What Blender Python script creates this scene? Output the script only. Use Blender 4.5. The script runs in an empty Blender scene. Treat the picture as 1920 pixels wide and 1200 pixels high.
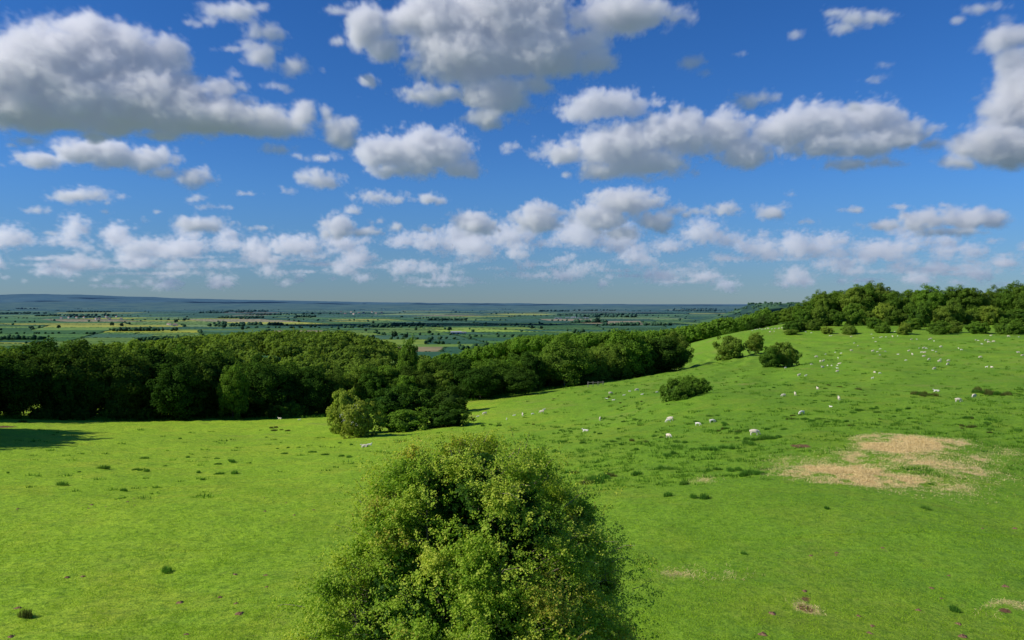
import bpy, bmesh, math, random, numpy as np
# A pasture on a scarp above a wide vale: camera at the origin 12 m up, looking along +Y.
F = 1493.0; CX = 960.0; HY = 568.0; CAMZ = 12.0        # focal length and horizon of the 1920 x 1200 photograph
PI = math.pi
C = bpy.context.scene.collection
SUN_EL = math.radians(36); SUN_AZ = math.radians(-103)   # azimuth from +Y towards +X
random.seed(3); rng = np.random.default_rng(5)
sc = bpy.context.scene

# ---------------------------------------------------------------- noise
G3 = rng.standard_normal((64, 64, 64, 3)).astype(np.float32); G3 /= np.linalg.norm(G3, axis=3, keepdims=True)
G3 = G3.reshape(-1, 3)
J3 = rng.random((64**3, 3)).astype(np.float32)
def hashed(i, j, k): return ((i & 63)*64 + (j & 63))*64 + (k & 63)
def perlin(P):
    """gradient noise at points P (n x 3)"""
    P = np.asarray(P, np.float64)
    I = np.floor(P).astype(np.int32); f = (P - I).astype(np.float32); u = f*f*f*(f*(f*6-15)+10); out = 0
    for dx in (0, 1):
        for dy in (0, 1):
            for dz in (0, 1):
                g = G3[hashed(I[:,0]+dx, I[:,1]+dy, I[:,2]+dz)]
                d = g[:,0]*(f[:,0]-dx)+g[:,1]*(f[:,1]-dy)+g[:,2]*(f[:,2]-dz)
                w = (u[:,0] if dx else 1-u[:,0])*(u[:,1] if dy else 1-u[:,1])*(u[:,2] if dz else 1-u[:,2])
                out = out + w*d
    return out
def worley(P):
    I = np.floor(P).astype(np.int32); f = (P - I).astype(np.float32); best = np.full(len(P), 9., np.float32)
    for dx in (-1, 0, 1):
        for dy in (-1, 0, 1):
            for dz in (-1, 0, 1):
                j = J3[hashed(I[:,0]+dx, I[:,1]+dy, I[:,2]+dz)]
                d = (j[:,0]+dx-f[:,0])**2+(j[:,1]+dy-f[:,1])**2+(j[:,2]+dz-f[:,2])**2
                np.minimum(best, d, out=best)
    return np.sqrt(best)
def n2(x, y, cell, k=0.0):
    x = np.asarray(x, float); y = np.asarray(y, float)
    return perlin(np.stack([x.ravel()/cell+k*13.7, y.ravel()/cell+k*7.1, np.full(x.size, k+0.37)], 1)).reshape(x.shape)
def sstep(a, b, t):
    t = np.clip((t-a)/(b-a), 0, 1); return t*t*(3-2*t)

# ---------------------------------------------------------------- camera, sky, sun
cam = bpy.data.objects.new('camera', bpy.data.cameras.new('camera')); C.objects.link(cam)
cam.location = (0, 0, CAMZ); cam.rotation_euler = (PI/2, 0, 0)
cam.data.sensor_width = 36; cam.data.lens = F/1920*36; cam.data.shift_y = -32/1920
cam.data.clip_start = 0.5; cam.data.clip_end = 200000
sc.camera = cam
w = bpy.data.worlds.new('World'); sc.world = w; w.use_nodes = True
nt = w.node_tree; nt.nodes.clear()
sky = nt.nodes.new('ShaderNodeTexSky'); sky.sky_type = 'NISHITA'; sky.sun_disc = False
sky.sun_elevation = SUN_EL; sky.sun_rotation = SUN_AZ
sky.air_density = 1.0; sky.dust_density = 0.0; sky.ozone_density = 5.0
hs = nt.nodes.new('ShaderNodeHueSaturation'); hs.inputs['Saturation'].default_value = 1.2
tint = nt.nodes.new('ShaderNodeMix'); tint.data_type = 'RGBA'; tint.blend_type = 'MULTIPLY'; tint.inputs['Factor'].default_value = 1.0
tc = nt.nodes.new('ShaderNodeTexCoord'); sx_ = nt.nodes.new('ShaderNodeSeparateXYZ'); nt.links.new(tc.outputs['Generated'], sx_.inputs[0])
mr = nt.nodes.new('ShaderNodeMapRange'); mr.interpolation_type = 'SMOOTHSTEP'; mr.inputs['From Min'].default_value = -0.01; mr.inputs['From Max'].default_value = 0.16; nt.links.new(sx_.outputs[2], mr.inputs[0])
low = nt.nodes.new('ShaderNodeMix'); low.data_type = 'RGBA'; low.inputs['A'].default_value = (0.40, 0.58, 0.93, 1); low.inputs['B'].default_value = (0.64, 0.90, 1.28, 1)   # hazier air low down
nt.links.new(mr.outputs[0], low.inputs['Factor']); nt.links.new(low.outputs['Result'], tint.inputs['B'])
bg = nt.nodes.new('ShaderNodeBackground'); bg.inputs['Strength'].default_value = 0.082
wo = nt.nodes.new('ShaderNodeOutputWorld')
nt.links.new(sky.outputs[0], hs.inputs['Color']); nt.links.new(hs.outputs[0], tint.inputs['A']); nt.links.new(tint.outputs['Result'], bg.inputs[0]); nt.links.new(bg.outputs[0], wo.inputs[0])
sd = bpy.data.lights.new('sun', 'SUN'); sd.energy = 5.0; sd.angle = math.radians(0.5); sd.color = (1, 0.94, 0.84)
so = bpy.data.objects.new('sun', sd); C.objects.link(so)
so.rotation_euler = (PI/2 - SUN_EL, 0, -SUN_AZ + PI)
sc.view_settings.view_transform = 'Standard'; sc.view_settings.look = 'None'; sc.view_settings.exposure = 0
sc.cycles.volume_bounces = 4; sc.cycles.volume_step_rate = 3; sc.cycles.volume_max_steps = 200
sc.cycles.max_bounces = 6; sc.cycles.diffuse_bounces = 2; sc.cycles.transmission_bounces = 2

# ---------------------------------------------------------------- materials
class Nodes:
    """a small material writer"""
    def __init__(s, name):
        s.m = bpy.data.materials.new(name); s.m.use_nodes = True; s.t = s.m.node_tree; s.t.nodes.clear()
        s.out = s.t.nodes.new('ShaderNodeOutputMaterial')
    def n(s, typ, **kw):
        x = s.t.nodes.new(typ)
        for k, v in kw.items(): setattr(x, k, v)
        return x
    def put(s, sock, v):
        if isinstance(v, bpy.types.NodeSocket): s.t.links.new(v, sock)
        elif isinstance(v, tuple): sock.default_value = (*v, 1) if len(v) == 3 and len(sock.default_value) == 4 else v
        else: sock.default_value = v
    def math(s, op, a, b=0.0, c=None, clamp=False):
        x = s.n('ShaderNodeMath', operation=op, use_clamp=clamp); s.put(x.inputs[0], a); s.put(x.inputs[1], b)
        if c is not None: s.put(x.inputs[2], c)
        return x.outputs[0]
    def mix(s, f, a, b, blend='MIX'):
        x = s.n('ShaderNodeMix', data_type='RGBA', blend_type=blend); s.put(x.inputs['Factor'], f); s.put(x.inputs['A'], a); s.put(x.inputs['B'], b)
        return x.outputs['Result']
    def noise(s, vec, scale, detail=4, rough=0.55, dist=0.0):
        x = s.n('ShaderNodeTexNoise'); s.put(x.inputs['Vector'], vec)
        x.inputs['Scale'].default_value = scale; x.inputs['Detail'].default_value = detail; x.inputs['Roughness'].default_value = rough; x.inputs['Distortion'].default_value = dist
        return x.outputs['Fac']
    def ramp(s, f, lo, hi):
        x = s.n('ShaderNodeMapRange', interpolation_type='SMOOTHSTEP'); s.put(x.inputs['Value'], f); x.inputs['From Min'].default_value = lo; x.inputs['From Max'].default_value = hi
        return x.outputs['Result']
    def attr(s, name): return s.n('ShaderNodeAttribute', attribute_name=name)
    def pos(s): return s.n('ShaderNodeNewGeometry').outputs['Position']
    def rnd(s): return s.n('ShaderNodeObjectInfo').outputs['Random']
    def sep(s, v):
        x = s.n('ShaderNodeSeparateXYZ'); s.put(x.inputs[0], v); return x.outputs
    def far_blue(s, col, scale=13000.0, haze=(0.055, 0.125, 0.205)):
        """aerial haze painted into the base colour, bluer the farther out over the vale"""
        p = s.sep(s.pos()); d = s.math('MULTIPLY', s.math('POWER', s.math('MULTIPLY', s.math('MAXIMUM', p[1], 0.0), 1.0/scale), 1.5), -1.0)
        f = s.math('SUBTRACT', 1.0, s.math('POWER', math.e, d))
        return s.mix(f, col, haze)  # haze colour mixed into the surface colour with distance
    def bump(s, h, strength, dist):
        b = s.n('ShaderNodeBump'); b.inputs['Strength'].default_value = strength; b.inputs['Distance'].default_value = dist; s.put(b.inputs['Height'], h); return b.outputs[0]
    def principled(s, col, rough=0.8, normal=None, spec=0.2):
        b = s.n('ShaderNodeBsdfPrincipled'); s.put(b.inputs['Base Color'], col); s.put(b.inputs['Roughness'], rough); b.inputs['Specular IOR Level'].default_value = spec
        if normal is not None: s.put(b.inputs['Normal'], normal)
        s.t.links.new(b.outputs[0], s.out.inputs['Surface']); return s.m
def leaf_mat(name, dark, light, tint, transl=0.35, haze=7000.0, gloss=0.0):
    s = Nodes(name)
    t = s.attr('tone').outputs['Fac']; r = s.rnd()
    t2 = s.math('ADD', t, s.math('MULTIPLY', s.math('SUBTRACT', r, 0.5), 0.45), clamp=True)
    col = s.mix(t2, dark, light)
    col = s.mix(s.math('MULTIPLY', s.ramp(s.math('FRACT', s.math('MULTIPLY', r, 7.31)), 0.45, 1.0), 0.6), col, tint)
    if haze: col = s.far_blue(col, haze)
    d = s.n('ShaderNodeBsdfDiffuse'); s.put(d.inputs[0], col)
    tr = s.n('ShaderNodeBsdfTranslucent'); s.put(tr.inputs[0], s.mix(1.0, col, (1.25, 1.25, 0.7), 'MULTIPLY'))
    mx = s.n('ShaderNodeMixShader'); mx.inputs[0].default_value = transl
    s.t.links.new(d.outputs[0], mx.inputs[1]); s.t.links.new(tr.outputs[0], mx.inputs[2]); last = mx
    if gloss:
        g = s.n('ShaderNodeBsdfGlossy'); g.inputs['Roughness'].default_value = 0.45; g.inputs[0].default_value = (1, 1, 1, 1)
        m2 = s.n('ShaderNodeMixShader'); m2.inputs[0].default_value = gloss
        s.t.links.new(last.outputs[0], m2.inputs[1]); s.t.links.new(g.outputs[0], m2.inputs[2]); last = m2
    s.t.links.new(last.outputs[0], s.out.inputs['Surface']); return s.m
def plain_mat(name, a, b, scale, rough=0.9, haze=0, bump=0.0):
    s = Nodes(name); co = s.n('ShaderNodeTexCoord').outputs['Object']
    n = s.noise(co, scale, 5); col = s.mix(s.ramp(n, 0.3, 0.7), a, b)
    if haze: col = s.far_blue(col, haze)
    return s.principled(col, rough, s.bump(n, bump, 0.05) if bump else None)

# ---------------------------------------------------------------- objects
def tag(o, label=None, cat=None, group=None, kind=None):
    if label: o['label'] = label
    if cat: o['category'] = cat
    if group: o['group'] = group
    if kind: o['kind'] = kind
    return o
def obj(name, me, mat=None, parent=None, loc=None):
    o = bpy.data.objects.new(name, me); C.objects.link(o)
    if mat is not None and not me.materials: me.materials.append(mat)
    if parent is not None: o.parent = parent
    if loc is not None: o.location = loc
    return o
def thing(name, loc, rz=0, scale=1.0):
    o = bpy.data.objects.new(name, None); C.objects.link(o); o.location = loc; o.rotation_euler = (0, 0, rz)
    o.scale = (scale,)*3 if isinstance(scale, (int, float)) else scale
    o.empty_display_size = 0.3
    return o
def copy_thing(o, loc, rz, scale):
    c = o.copy(); C.objects.link(c); c.location = loc; c.rotation_euler = (0, 0, rz); c.scale = (scale,)*3 if isinstance(scale, (int, float)) else scale
    for ch in o.children:
        d = ch.copy(); C.objects.link(d); d.parent = c
    return c
def mesh_np(name, V, Fc, attrs=None, smooth=False):
    """mesh from arrays; Fc is n x 3 or n x 4; attrs: name -> per-face float"""
    me = bpy.data.meshes.new(name); V = np.asarray(V, np.float32); Fc = np.asarray(Fc, np.int32); k = Fc.shape[1]
    me.vertices.add(len(V)); me.vertices.foreach_set('co', V.ravel())
    me.loops.add(Fc.size); me.loops.foreach_set('vertex_index', Fc.ravel())
    me.polygons.add(len(Fc)); me.polygons.foreach_set('loop_start', np.arange(0, Fc.size, k, dtype=np.int32))
    if smooth: me.polygons.foreach_set('use_smooth', np.ones(len(Fc), bool))
    for nm, (dom, val) in (attrs or {}).items():
        val = np.asarray(val, np.float32)
        a = me.attributes.new(nm, 'FLOAT_COLOR' if val.ndim == 2 else 'FLOAT', dom)
        a.data.foreach_set('color' if val.ndim == 2 else 'value', val.ravel())
    me.update(calc_edges=True); me.validate()
    return me
def tubes(paths, sides=6):
    """tapered tubes: list of (points k x 3, radii k) -> V, quads"""
    Vs, Fs = [], []; base = 0
    for P, R in paths:
        P = np.asarray(P, float); k = len(P)
        T = np.gradient(P, axis=0); T /= np.linalg.norm(T, axis=1, keepdims=True)+1e-9
        up = np.array([0, 0, 1.]) if abs(T[0][2]) < 0.9 else np.array([1., 0, 0])
        A = np.cross(T, up); A /= np.linalg.norm(A, axis=1, keepdims=True)+1e-9; B = np.cross(T, A)
        th = np.arange(sides)/sides*2*PI
        ring = P[:,None,:]+np.asarray(R)[:,None,None]*(np.cos(th)[None,:,None]*A[:,None,:]+np.sin(th)[None,:,None]*B[:,None,:])
        Vs.append(ring.reshape(-1, 3))
        i = np.arange(k-1)[:,None]*sides; j = np.arange(sides)[None,:]; j2 = (j+1) % sides
        Fs.append(np.stack([i+j, i+j2, i+sides+j2, i+sides+j], 2).reshape(-1, 4)+base); base += k*sides
    return np.concatenate(Vs), np.concatenate(Fs)
def unit(v): return v/(np.linalg.norm(v, axis=-1, keepdims=True)+1e-9)
def quads(P, Nn, size, r, asp=0.8):
    """leaf-shaped quads at P facing Nn"""
    n = len(P); h = r.standard_normal((n, 3)); A = unit(np.cross(Nn, h)); B = np.cross(Nn, A); s = np.asarray(size).reshape(-1, 1)*np.ones((n, 1))
    V = np.stack([P-A*s*0.5, P+B*s*0.5*asp, P+A*s*0.5, P-B*s*0.5*asp], 1).reshape(-1, 3)
    return V, np.arange(4*n).reshape(-1, 4)

# ---------------------------------------------------------------- terrain
CTRL = [ # (px, py, distance): points of the ground read off the photograph
 (960,1200,26),(0,1200,26.5),(1920,1200,27),(300,950,52),(300,850,92),(0,850,88),(1700,860,62),(1700,1000,40),(960,850,85),(700,900,65),(1250,900,58),(1200,830,80),
 (0,950,52),(1920,900,56),(1920,1050,36),(1417,812,78),(1824,744,110),(1780,680,190),(1900,690,170),(1650,680,190),(1500,740,128),(1290,742,125),(1256,790,100),(1125,788,125),(900,778,150),
 (650,822,122),(686,834,104),(300,786,170),(0,782,150),(600,781,180),(870,752,190),(1060,726,215),(1180,712,240),(1280,692,262),(1370,672,262),(1460,688,200),(1440,616,345),
 (1500,640,300),(1650,632,290),(1500,598,420),(1700,619,320),(1920,619,320),(1920,605,350),(1600,601,390),(1800,598,370),(1340,660,300),(1320,640,340),(460,784,176),(150,786,162),(150,815,125),(450,815,128)]
P = np.array([((px-CX)/F*y, y, CAMZ-(py-HY)/F*y) for px, py, y in CTRL] + [
 (-60,-10,4),(0,-10,6),(60,-10,5),(0,12,2.6),(-30,12,2.4),(30,12,2.2),(-130,150,-8),(-200,160,-9),(-130,90,-4),(-200,60,-1),(-200,0,1),(150,30,1),(250,60,2),(200,120,2),(300,200,4),(250,330,6.5),(330,450,8),(180,520,2),(190,440,6),(250,430,6.5),(300,540,4),(240,600,0),(400,430,8),
 (-100,215,-16),(-160,230,-15),(-40,230,-19),(20,270,-20),(-100,345,-13),(-60,350,-16),(-150,330,-16),(-20,345,-34),(-60,480,-45),(0,450,-20),(40,460,-17.5),(-60,560,-70),(80,420,-14),(110,520,-22),(60,560,-24),(130,600,-30),(150,450,-4),
 (-250,350,-25),(-300,520,-60),(-150,620,-80),(0,700,-70),(120,720,-50),(260,700,-12),(420,650,0),(450,300,8),(-300,250,-14)])
def tps(r2): return np.where(r2 > 0, 0.5*r2*np.log(np.maximum(r2, 1e-9)), 0)
_s = 100.0; Q = P[:, :2]/_s
K = tps(((Q[:,None]-Q[None])**2).sum(2)) + 0.004*np.eye(len(Q)); A1 = np.c_[np.ones(len(Q)), Q]
M = np.block([[K, A1], [A1.T, np.zeros((3, 3))]]); sol = np.linalg.solve(M, np.r_[P[:,2], 0, 0, 0])
def vale(x, y):
    return -108 + 10*n2(x, y, 2600, 1) + 5*n2(x, y, 900, 2)
def base_z(x, y):
    x = np.asarray(x, float); y = np.asarray(y, float); sh = x.shape; x = x.ravel(); y = y.ravel()
    xc = np.clip(x, -330, 460); yc = np.clip(y, -20, 730); z = np.empty(x.size)
    for i in range(0, x.size, 40000):
        q = np.c_[xc[i:i+40000], yc[i:i+40000]]/_s
        z[i:i+40000] = tps(((q[:,None]-Q[None])**2).sum(2)) @ sol[:-3] + sol[-3] + q @ sol[-2:]
    near = np.clip(z, -95, 24)
    k = sstep(620, 1300, y)
    return (near*(1-k)+vale(x, y)*k).reshape(sh)
def gz(x, y):
    """height of the ground"""
    x = np.asarray(x, float); y = np.asarray(y, float)
    z = base_z(x, y); fade = 1-sstep(350, 600, y)
    z = z + fade*(0.55*n2(x, y, 26, 3)+0.30*n2(x, y, 9, 4)+0.13*n2(x, y, 3.0, 5)+0.15*n2(x, y*1.8, 1.5, 6)*np.clip((y-30)/60, .3, 1)+0.06*n2(x, y, 0.55, 7))
    # sheep-worn terraces on the slope to the right
    b = base_z(x, y) + 0.5*n2(x, y, 14, 8)
    tr = sstep(10, 60, x)*sstep(70, 110, y)*(1-sstep(280, 330, y))
    return z + tr*0.20*np.sin(b*2*PI/0.9)
def gz1(x, y): return float(gz(np.array([x]), np.array([y]))[0])
_ys = np.geomspace(14, 900, 1400)
def ground_at(px, py):
    """point of the ground seen at a pixel of the photograph"""
    x = (px-CX)/F*_ys; zr = CAMZ-(py-HY)/F*_ys
    b = np.where(zr < base_z(x, _ys))[0]
    i = max(1, b[0]) if len(b) else len(_ys)-1
    return x[i], _ys[i]
def on_ground(px, py, dz=0.0):
    x, y = ground_at(px, py); return (float(x), float(y), gz1(x, y)+dz)

# the sheet itself: fine near the camera, coarse towards the horizon
ys = np.concatenate([np.linspace(-40, 19, 24), np.geomspace(20, 700, 640), np.geomspace(710, 75000, 150)])
t = np.linspace(-1, 1, 620)
half = 0.70*np.maximum(ys, 0)+8
tt = np.where(np.abs(t) < 0.82, np.abs(t)/0.82, 1+(np.abs(t)-0.82)/0.18*2.2)*np.sign(t)
X = tt[None]*half[:,None]+np.where(ys < 40, 1, 0)[:,None]*tt[None]*10; Y = np.repeat(ys[:,None], len(t), 1)
Z = gz(X, Y) - 5*sstep(1250, 1500, Y)
Fi = (np.arange(len(ys)-1)[:,None]*len(t)+np.arange(len(t)-1)[None]).ravel()
FC = np.stack([Fi, Fi+1, Fi+len(t)+1, Fi+len(t)], 1)
# how much straw lies where (1 = thick), and bare worn soil
STRAW = [(1700,836,78,17,1.0),(1665,848,60,11,.8),(1780,832,60,8,.45),(1600,896,105,18,.95),(1690,905,90,14,.6),(1520,888,75,16,.48),(1480,868,60,10,.3),(1640,868,110,20,.34),(1720,868,110,22,.33),(1790,880,100,25,.34),(1560,880,110,22,.32),(1500,896,75,14,.42),(1850,858,60,12,.35),(1900,845,50,10,.35),(1740,915,130,22,.28),
         (1885,1134,38,9,.75),(1850,1148,24,5,.5),(1512,1140,30,14,.45),(1350,1072,70,16,.36),(1270,1080,60,14,.30),(1360,1072,14,5,.6),(1320,902,40,7,.35),(1480,845,30,6,.2)]
def in_pix(x, y, z):
    yy = np.maximum(y, 1); return CX+F*x/yy, HY+F*(CAMZ-z)/yy
SW = []
for px, py, rx, ry, a in STRAW:
    x0, y0 = ground_at(px, py); xa, ya = ground_at(px, py-ry); xb, yb = ground_at(px, py+ry)
    SW.append((x0, (ya+yb)/2, rx*y0/F, max(0.4, (ya-yb)/2), a))
def straw_amount(x, y):
    s = np.zeros(np.shape(x))
    for x0, y0, rx, ry, a in SW:
        d = np.sqrt(((x-x0)/rx)**2+((y-y0)/ry)**2)
        s = np.maximum(s, a*np.clip(1.35-d, 0, 1))
    return s
sa = straw_amount(X, Y)*(0.75+1.2*n2(X, Y, 2.6, 9)+1.2*n2(X, Y, 0.9, 10))
SOIL = [(1500,843,26,5),(1512,1142,26,12),(1885,1143,14,5),(10,799,22,3),(1512,1125,16,5)]
soil = np.zeros(X.shape)
for px, py, rx, ry in SOIL:
    x0, y0 = ground_at(px, py); ya = ground_at(px, py-ry)[1]; yb = ground_at(px, py+ry)[1]
    soil = np.maximum(soil, np.clip(1.3-np.sqrt(((X-x0)/(rx*y0/F))**2+((Y-y0)/max(.3, (ya-yb)/2))**2)+0.6*n2(X, Y, 0.9, 12), 0, 1))
me = mesh_np('ground', np.stack([X, Y, Z], 2).reshape(-1, 3), FC, {'straw': ('POINT', np.clip(sa, 0, 1).ravel()), 'soil': ('POINT', soil.ravel())}, smooth=True)
s = Nodes('pasture'); p = s.pos(); xyz = s.sep(p)
n_big = s.noise(p, 0.025, 5, 0.6); n_mid = s.noise(p, 0.35, 5, 0.6); n_small = s.noise(p, 2.6, 5, 0.65); n_fine = s.noise(p, 11.0, 4, 0.7)
side = s.ramp(xyz[0], -25.0, 22.0)  # left grass painted brighter and yellower, for the sun's angle there
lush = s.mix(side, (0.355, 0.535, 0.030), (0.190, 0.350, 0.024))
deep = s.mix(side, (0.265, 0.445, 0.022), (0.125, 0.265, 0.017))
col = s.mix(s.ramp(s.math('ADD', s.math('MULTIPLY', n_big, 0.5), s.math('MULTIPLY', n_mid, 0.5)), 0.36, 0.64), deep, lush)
col = s.mix(s.math('MULTIPLY', s.ramp(s.noise(p, 0.11, 4, 0.6, 0.8), 0.45, 0.70), 0.45), col, s.mix(side, (0.46, 0.50, 0.040), (0.26, 0.33, 0.030)))
dry = s.ramp(s.noise(p, 0.09, 6, 0.75, 0.6), 0.53, 0.72)
upslope = s.math('MULTIPLY', s.ramp(xyz[1], 90.0, 150.0), dry)
col = s.mix(s.math('MULTIPLY', upslope, 0.75), col, (0.27, 0.27, 0.075))
col = s.mix(s.math('MULTIPLY', dry, 0.25), col, (0.24, 0.27, 0.04))
col = s.mix(s.math('MULTIPLY', s.ramp(n_small, 0.44, 0.66), 0.55), col, (0.050, 0.150, 0.007))
col = s.mix(s.math('MULTIPLY', s.ramp(n_fine, 0.48, 0.75), 0.5), col, (0.45, 0.62, 0.05))
col = s.mix(s.math('MULTIPLY', s.ramp(s.noise(p, 7.0, 3, 0.6), 0.50, 0.68), 0.58), col, (0.070, 0.180, 0.008))
sn = s.noise(p, 14.0, 3, 0.7)
stf = s.math('MULTIPLY', s.attr('straw').outputs['Fac'], 1.25); stf = s.ramp(s.math('SUBTRACT', s.math('ADD', stf, sn), 0.5), 0.20, 0.62)
col = s.mix(stf, col, s.mix(s.noise(p, 5.0, 4, 0.7), (0.50, 0.365, 0.145), (0.78, 0.61, 0.30)))
col = s.mix(s.ramp(s.math('ADD', s.attr('soil').outputs['Fac'], s.math('MULTIPLY', s.math('SUBTRACT', n_small, 0.5), 0.8)), 0.45, 0.85), col, (0.17, 0.085, 0.045))
mot = s.ramp(s.noise(p, 0.55, 6, 0.72, 0.4), 0.52, 0.68)
col = s.mix(s.math('MULTIPLY', mot, 0.42), col, (0.16, 0.235, 0.022))
col = s.mix(s.math('MULTIPLY', s.ramp(s.noise(p, 1.5, 5, 0.7, 0.3), 0.60, 0.74), 0.35), col, (0.30, 0.30, 0.07))
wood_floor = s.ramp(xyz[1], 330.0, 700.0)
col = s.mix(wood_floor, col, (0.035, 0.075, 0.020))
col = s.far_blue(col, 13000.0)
hgt = s.math('ADD', s.math('MULTIPLY', n_small, 0.6), s.math('MULTIPLY', n_fine, 0.35))
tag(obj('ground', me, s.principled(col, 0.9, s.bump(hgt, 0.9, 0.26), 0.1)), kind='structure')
# ---------------------------------------------------------------- the vale: fields, hedges, woods, far hills
FIELD = [((.055,.135,.026),5),((.095,.200,.036),4),((.045,.120,.055),3),((.165,.265,.040),3),((.42,.43,.032),1.5),((.32,.25,.12),.9),((.070,.155,.070),2),((.21,.30,.09),1.3)]  # crop colours, mostly kept dark as painted cloud shade over the vale
fr = random.Random(8)
leafs = []
def split(q, depth=0):
    (a, b, c, d) = q                                        # corners in order
    cy = sum(p_[1] for p_ in q)/4; ex = (math.dist(a, b)+math.dist(c, d))/2; ey = (math.dist(b, c)+math.dist(d, a))/2
    size = 250*(cy/2200)**0.72
    if max(ex, ey) < size*fr.uniform(0.9, 1.9) or depth > 16: leafs.append(q); return
    L = lambda p_, q_, t_: (p_[0]+(q_[0]-p_[0])*t_, p_[1]+(q_[1]-p_[1])*t_)
    t1 = fr.uniform(.36, .64); t2 = min(.75, max(.25, t1+fr.uniform(-.14, .14)))
    if ex > ey*fr.uniform(.8, 1.5):
        e, f = L(a, b, t1), L(d, c, t2); split((a, e, f, d), depth+1); split((e, b, c, f), depth+1)
    else:
        e, f = L(b, c, t1), L(a, d, t2); split((a, b, e, f), depth+1); split((f, e, c, d), depth+1)
split(((-1500, 1250), (1300, 1350), (12500, 17500), (-13500, 17000)))
lit = {}  # fields with brighter crop colours, painted as sunlit strips
_c = [(CX+F*(sum(p_[0] for p_ in q)/4)/(sum(p_[1] for p_ in q)/4), HY+F*(CAMZ+108)/(sum(p_[1] for p_ in q)/4)) for q in leafs]
for px, py, cc in [(90,608,0),(140,609,0),(190,609,0),(240,609,0),(270,609,0),(380,602,0),(430,604,2),(455,590,3),(490,591,3),(500,606,0),(560,606,0),(600,609,0),(640,603,0),(660,604,0),(690,603,0),(850,619,1),(890,620,1),(930,617,1),(980,621,1),(1000,619,1),(440,600,3),(250,596,1),(330,597,1),(1085,602,3),(1140,604,0),(1170,603,3),(655,636,1),(690,640,1),(620,627,1)]:
    k = min(range(len(_c)), key=lambda i: (_c[i][0]-px)**2/36+(_c[i][1]-py)**2*4); lit[k] = ((.42,.42,.050),(.26,.36,.040),(.32,.27,.13),(.36,.28,.15))[cc]
FV, FF, FCOL, HEDGE = [], [], [], []
for qi, q in enumerate(leafs):
    cy = sum(p_[1] for p_ in q)/4; cxm = sum(p_[0] for p_ in q)/4
    i = len(FV); FV += [(p_[0], p_[1]) for p_ in q]; FF.append((i, i+1, i+2, i+3))
    col = fr.choices([c_ for c_, _ in FIELD], [w_ for _, w_ in FIELD])[0]
    col = lit.get(qi, col); g = fr.uniform(.8, 1.2); FCOL += [(col[0]*g, col[1]*g, col[2]*g, 1)]*4
    for a, b in ((q[0], q[1]), (q[1], q[2])):
        if fr.random() < 0.92: HEDGE.append((a, b))
FV = np.array(FV); fz = vale(FV[:,0], FV[:,1]) - 0.5
me = mesh_np('fields', np.c_[FV, fz], FF, {'field_colour': ('POINT', np.array(FCOL))})
s = Nodes('field_crops'); p = s.pos(); col = s.attr('field_colour').outputs['Color']
col = s.mix(s.ramp(s.noise(p, 0.012, 5, 0.65), 0.35, 0.7), col, s.mix(1.0, col, (0.6, 0.7, 0.7), 'MULTIPLY'))
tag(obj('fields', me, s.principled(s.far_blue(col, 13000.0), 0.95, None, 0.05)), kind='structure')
# lumps of foliage for everything far off that nobody could count
ico = bmesh.new(); bmesh.ops.create_icosphere(ico, subdivisions=1, radius=1.0)
IV = np.array([v.co[:] for v in ico.verts]); IF = np.array([[v.index for v in f.verts] for f in ico.faces]); ico.free()
ico = bmesh.new(); bmesh.ops.create_icosphere(ico, subdivisions=2, radius=1.0)
IV2 = np.array([v.co[:] for v in ico.verts]); IF2 = np.array([[v.index for v in f.verts] for f in ico.faces]); ico.free()
def lumps(pts, rad, hgt, r, fine=False):
    """pts n x 3 (foot), rad n, hgt n -> V, F, tone"""
    BV, BF = (IV2, IF2) if fine else (IV, IF)
    n = len(pts); k = len(BV)
    j = 1+0.28*r.standard_normal((n, k))*(0.9 if fine else 0.8); j = np.clip(j, .5, 1.6)
    V = BV[None]*j[:,:,None]*np.stack([rad, rad, hgt*0.5], 1)[:,None,:]
    V[:,:,2] += (hgt*0.48)[:,None]; V += pts[:,None,:]
    Fc = (BF[None]+(np.arange(n)*k)[:,None,None]).reshape(-1, 3)
    tone = np.repeat(r.random(n)*0.6, len(BF))+0.4*r.random(n*len(BF))
    return V.reshape(-1, 3), Fc, tone
M_far = leaf_mat('far_foliage', (.032,.080,.026), (.075,.150,.036), (.060,.120,.030), 0.15, 13000.0)
r = np.random.default_rng(21)
pts, rad, hg = [], [], []
for a, b in HEDGE:
    L = math.dist(a, b); cy = (a[1]+b[1])/2
    if cy > 15500: continue
    stp = 11*(cy/2000)**0.85; n = int(L/stp); full = r.random() < 0.12
    if cy > 6500 and r.random() < .45: continue
    for i in range(n):
        t_ = (i+r.random())/max(n, 1); x = a[0]+(b[0]-a[0])*t_+r.normal()*3; y = a[1]+(b[1]-a[1])*t_+r.normal()*3
        if abs(x) > 0.72*y+100: continue
        tall = r.random() < (0.5 if full else 0.02)
        k = (cy/2000)**0.55 if cy > 2000 else 1
        if tall: rad.append(r.uniform(3.5, 6.5)*k); hg.append(r.uniform(7, 12)*k**.3)
        else: rad.append(r.uniform(3.5, 7)*k); hg.append(r.uniform(1.0, 2.2)*k**.4)
        pts.append((x, y))
for k in range(60):                                          # copses and belts
    y = 1800*(9.0)**r.random(); x = r.uniform(-.68, .68)*y; L = r.uniform(60, 330)*(y/2500)**.8; n = int(14+50*r.random()); ang = r.normal()*0.25
    for i in range(n):
        u = r.uniform(-.5, .5)*L; v_ = r.normal()*18*(y/2500)**.6
        pts.append((x+u*math.cos(ang)-v_*math.sin(ang), y+u*math.sin(ang)+v_)); rad.append(r.uniform(6, 11)*(y/2500)**.5); hg.append(r.uniform(10, 18)*(y/2500)**.3)
pts = np.array(pts); pz = vale(pts[:,0], pts[:,1]) - 1.0
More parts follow.
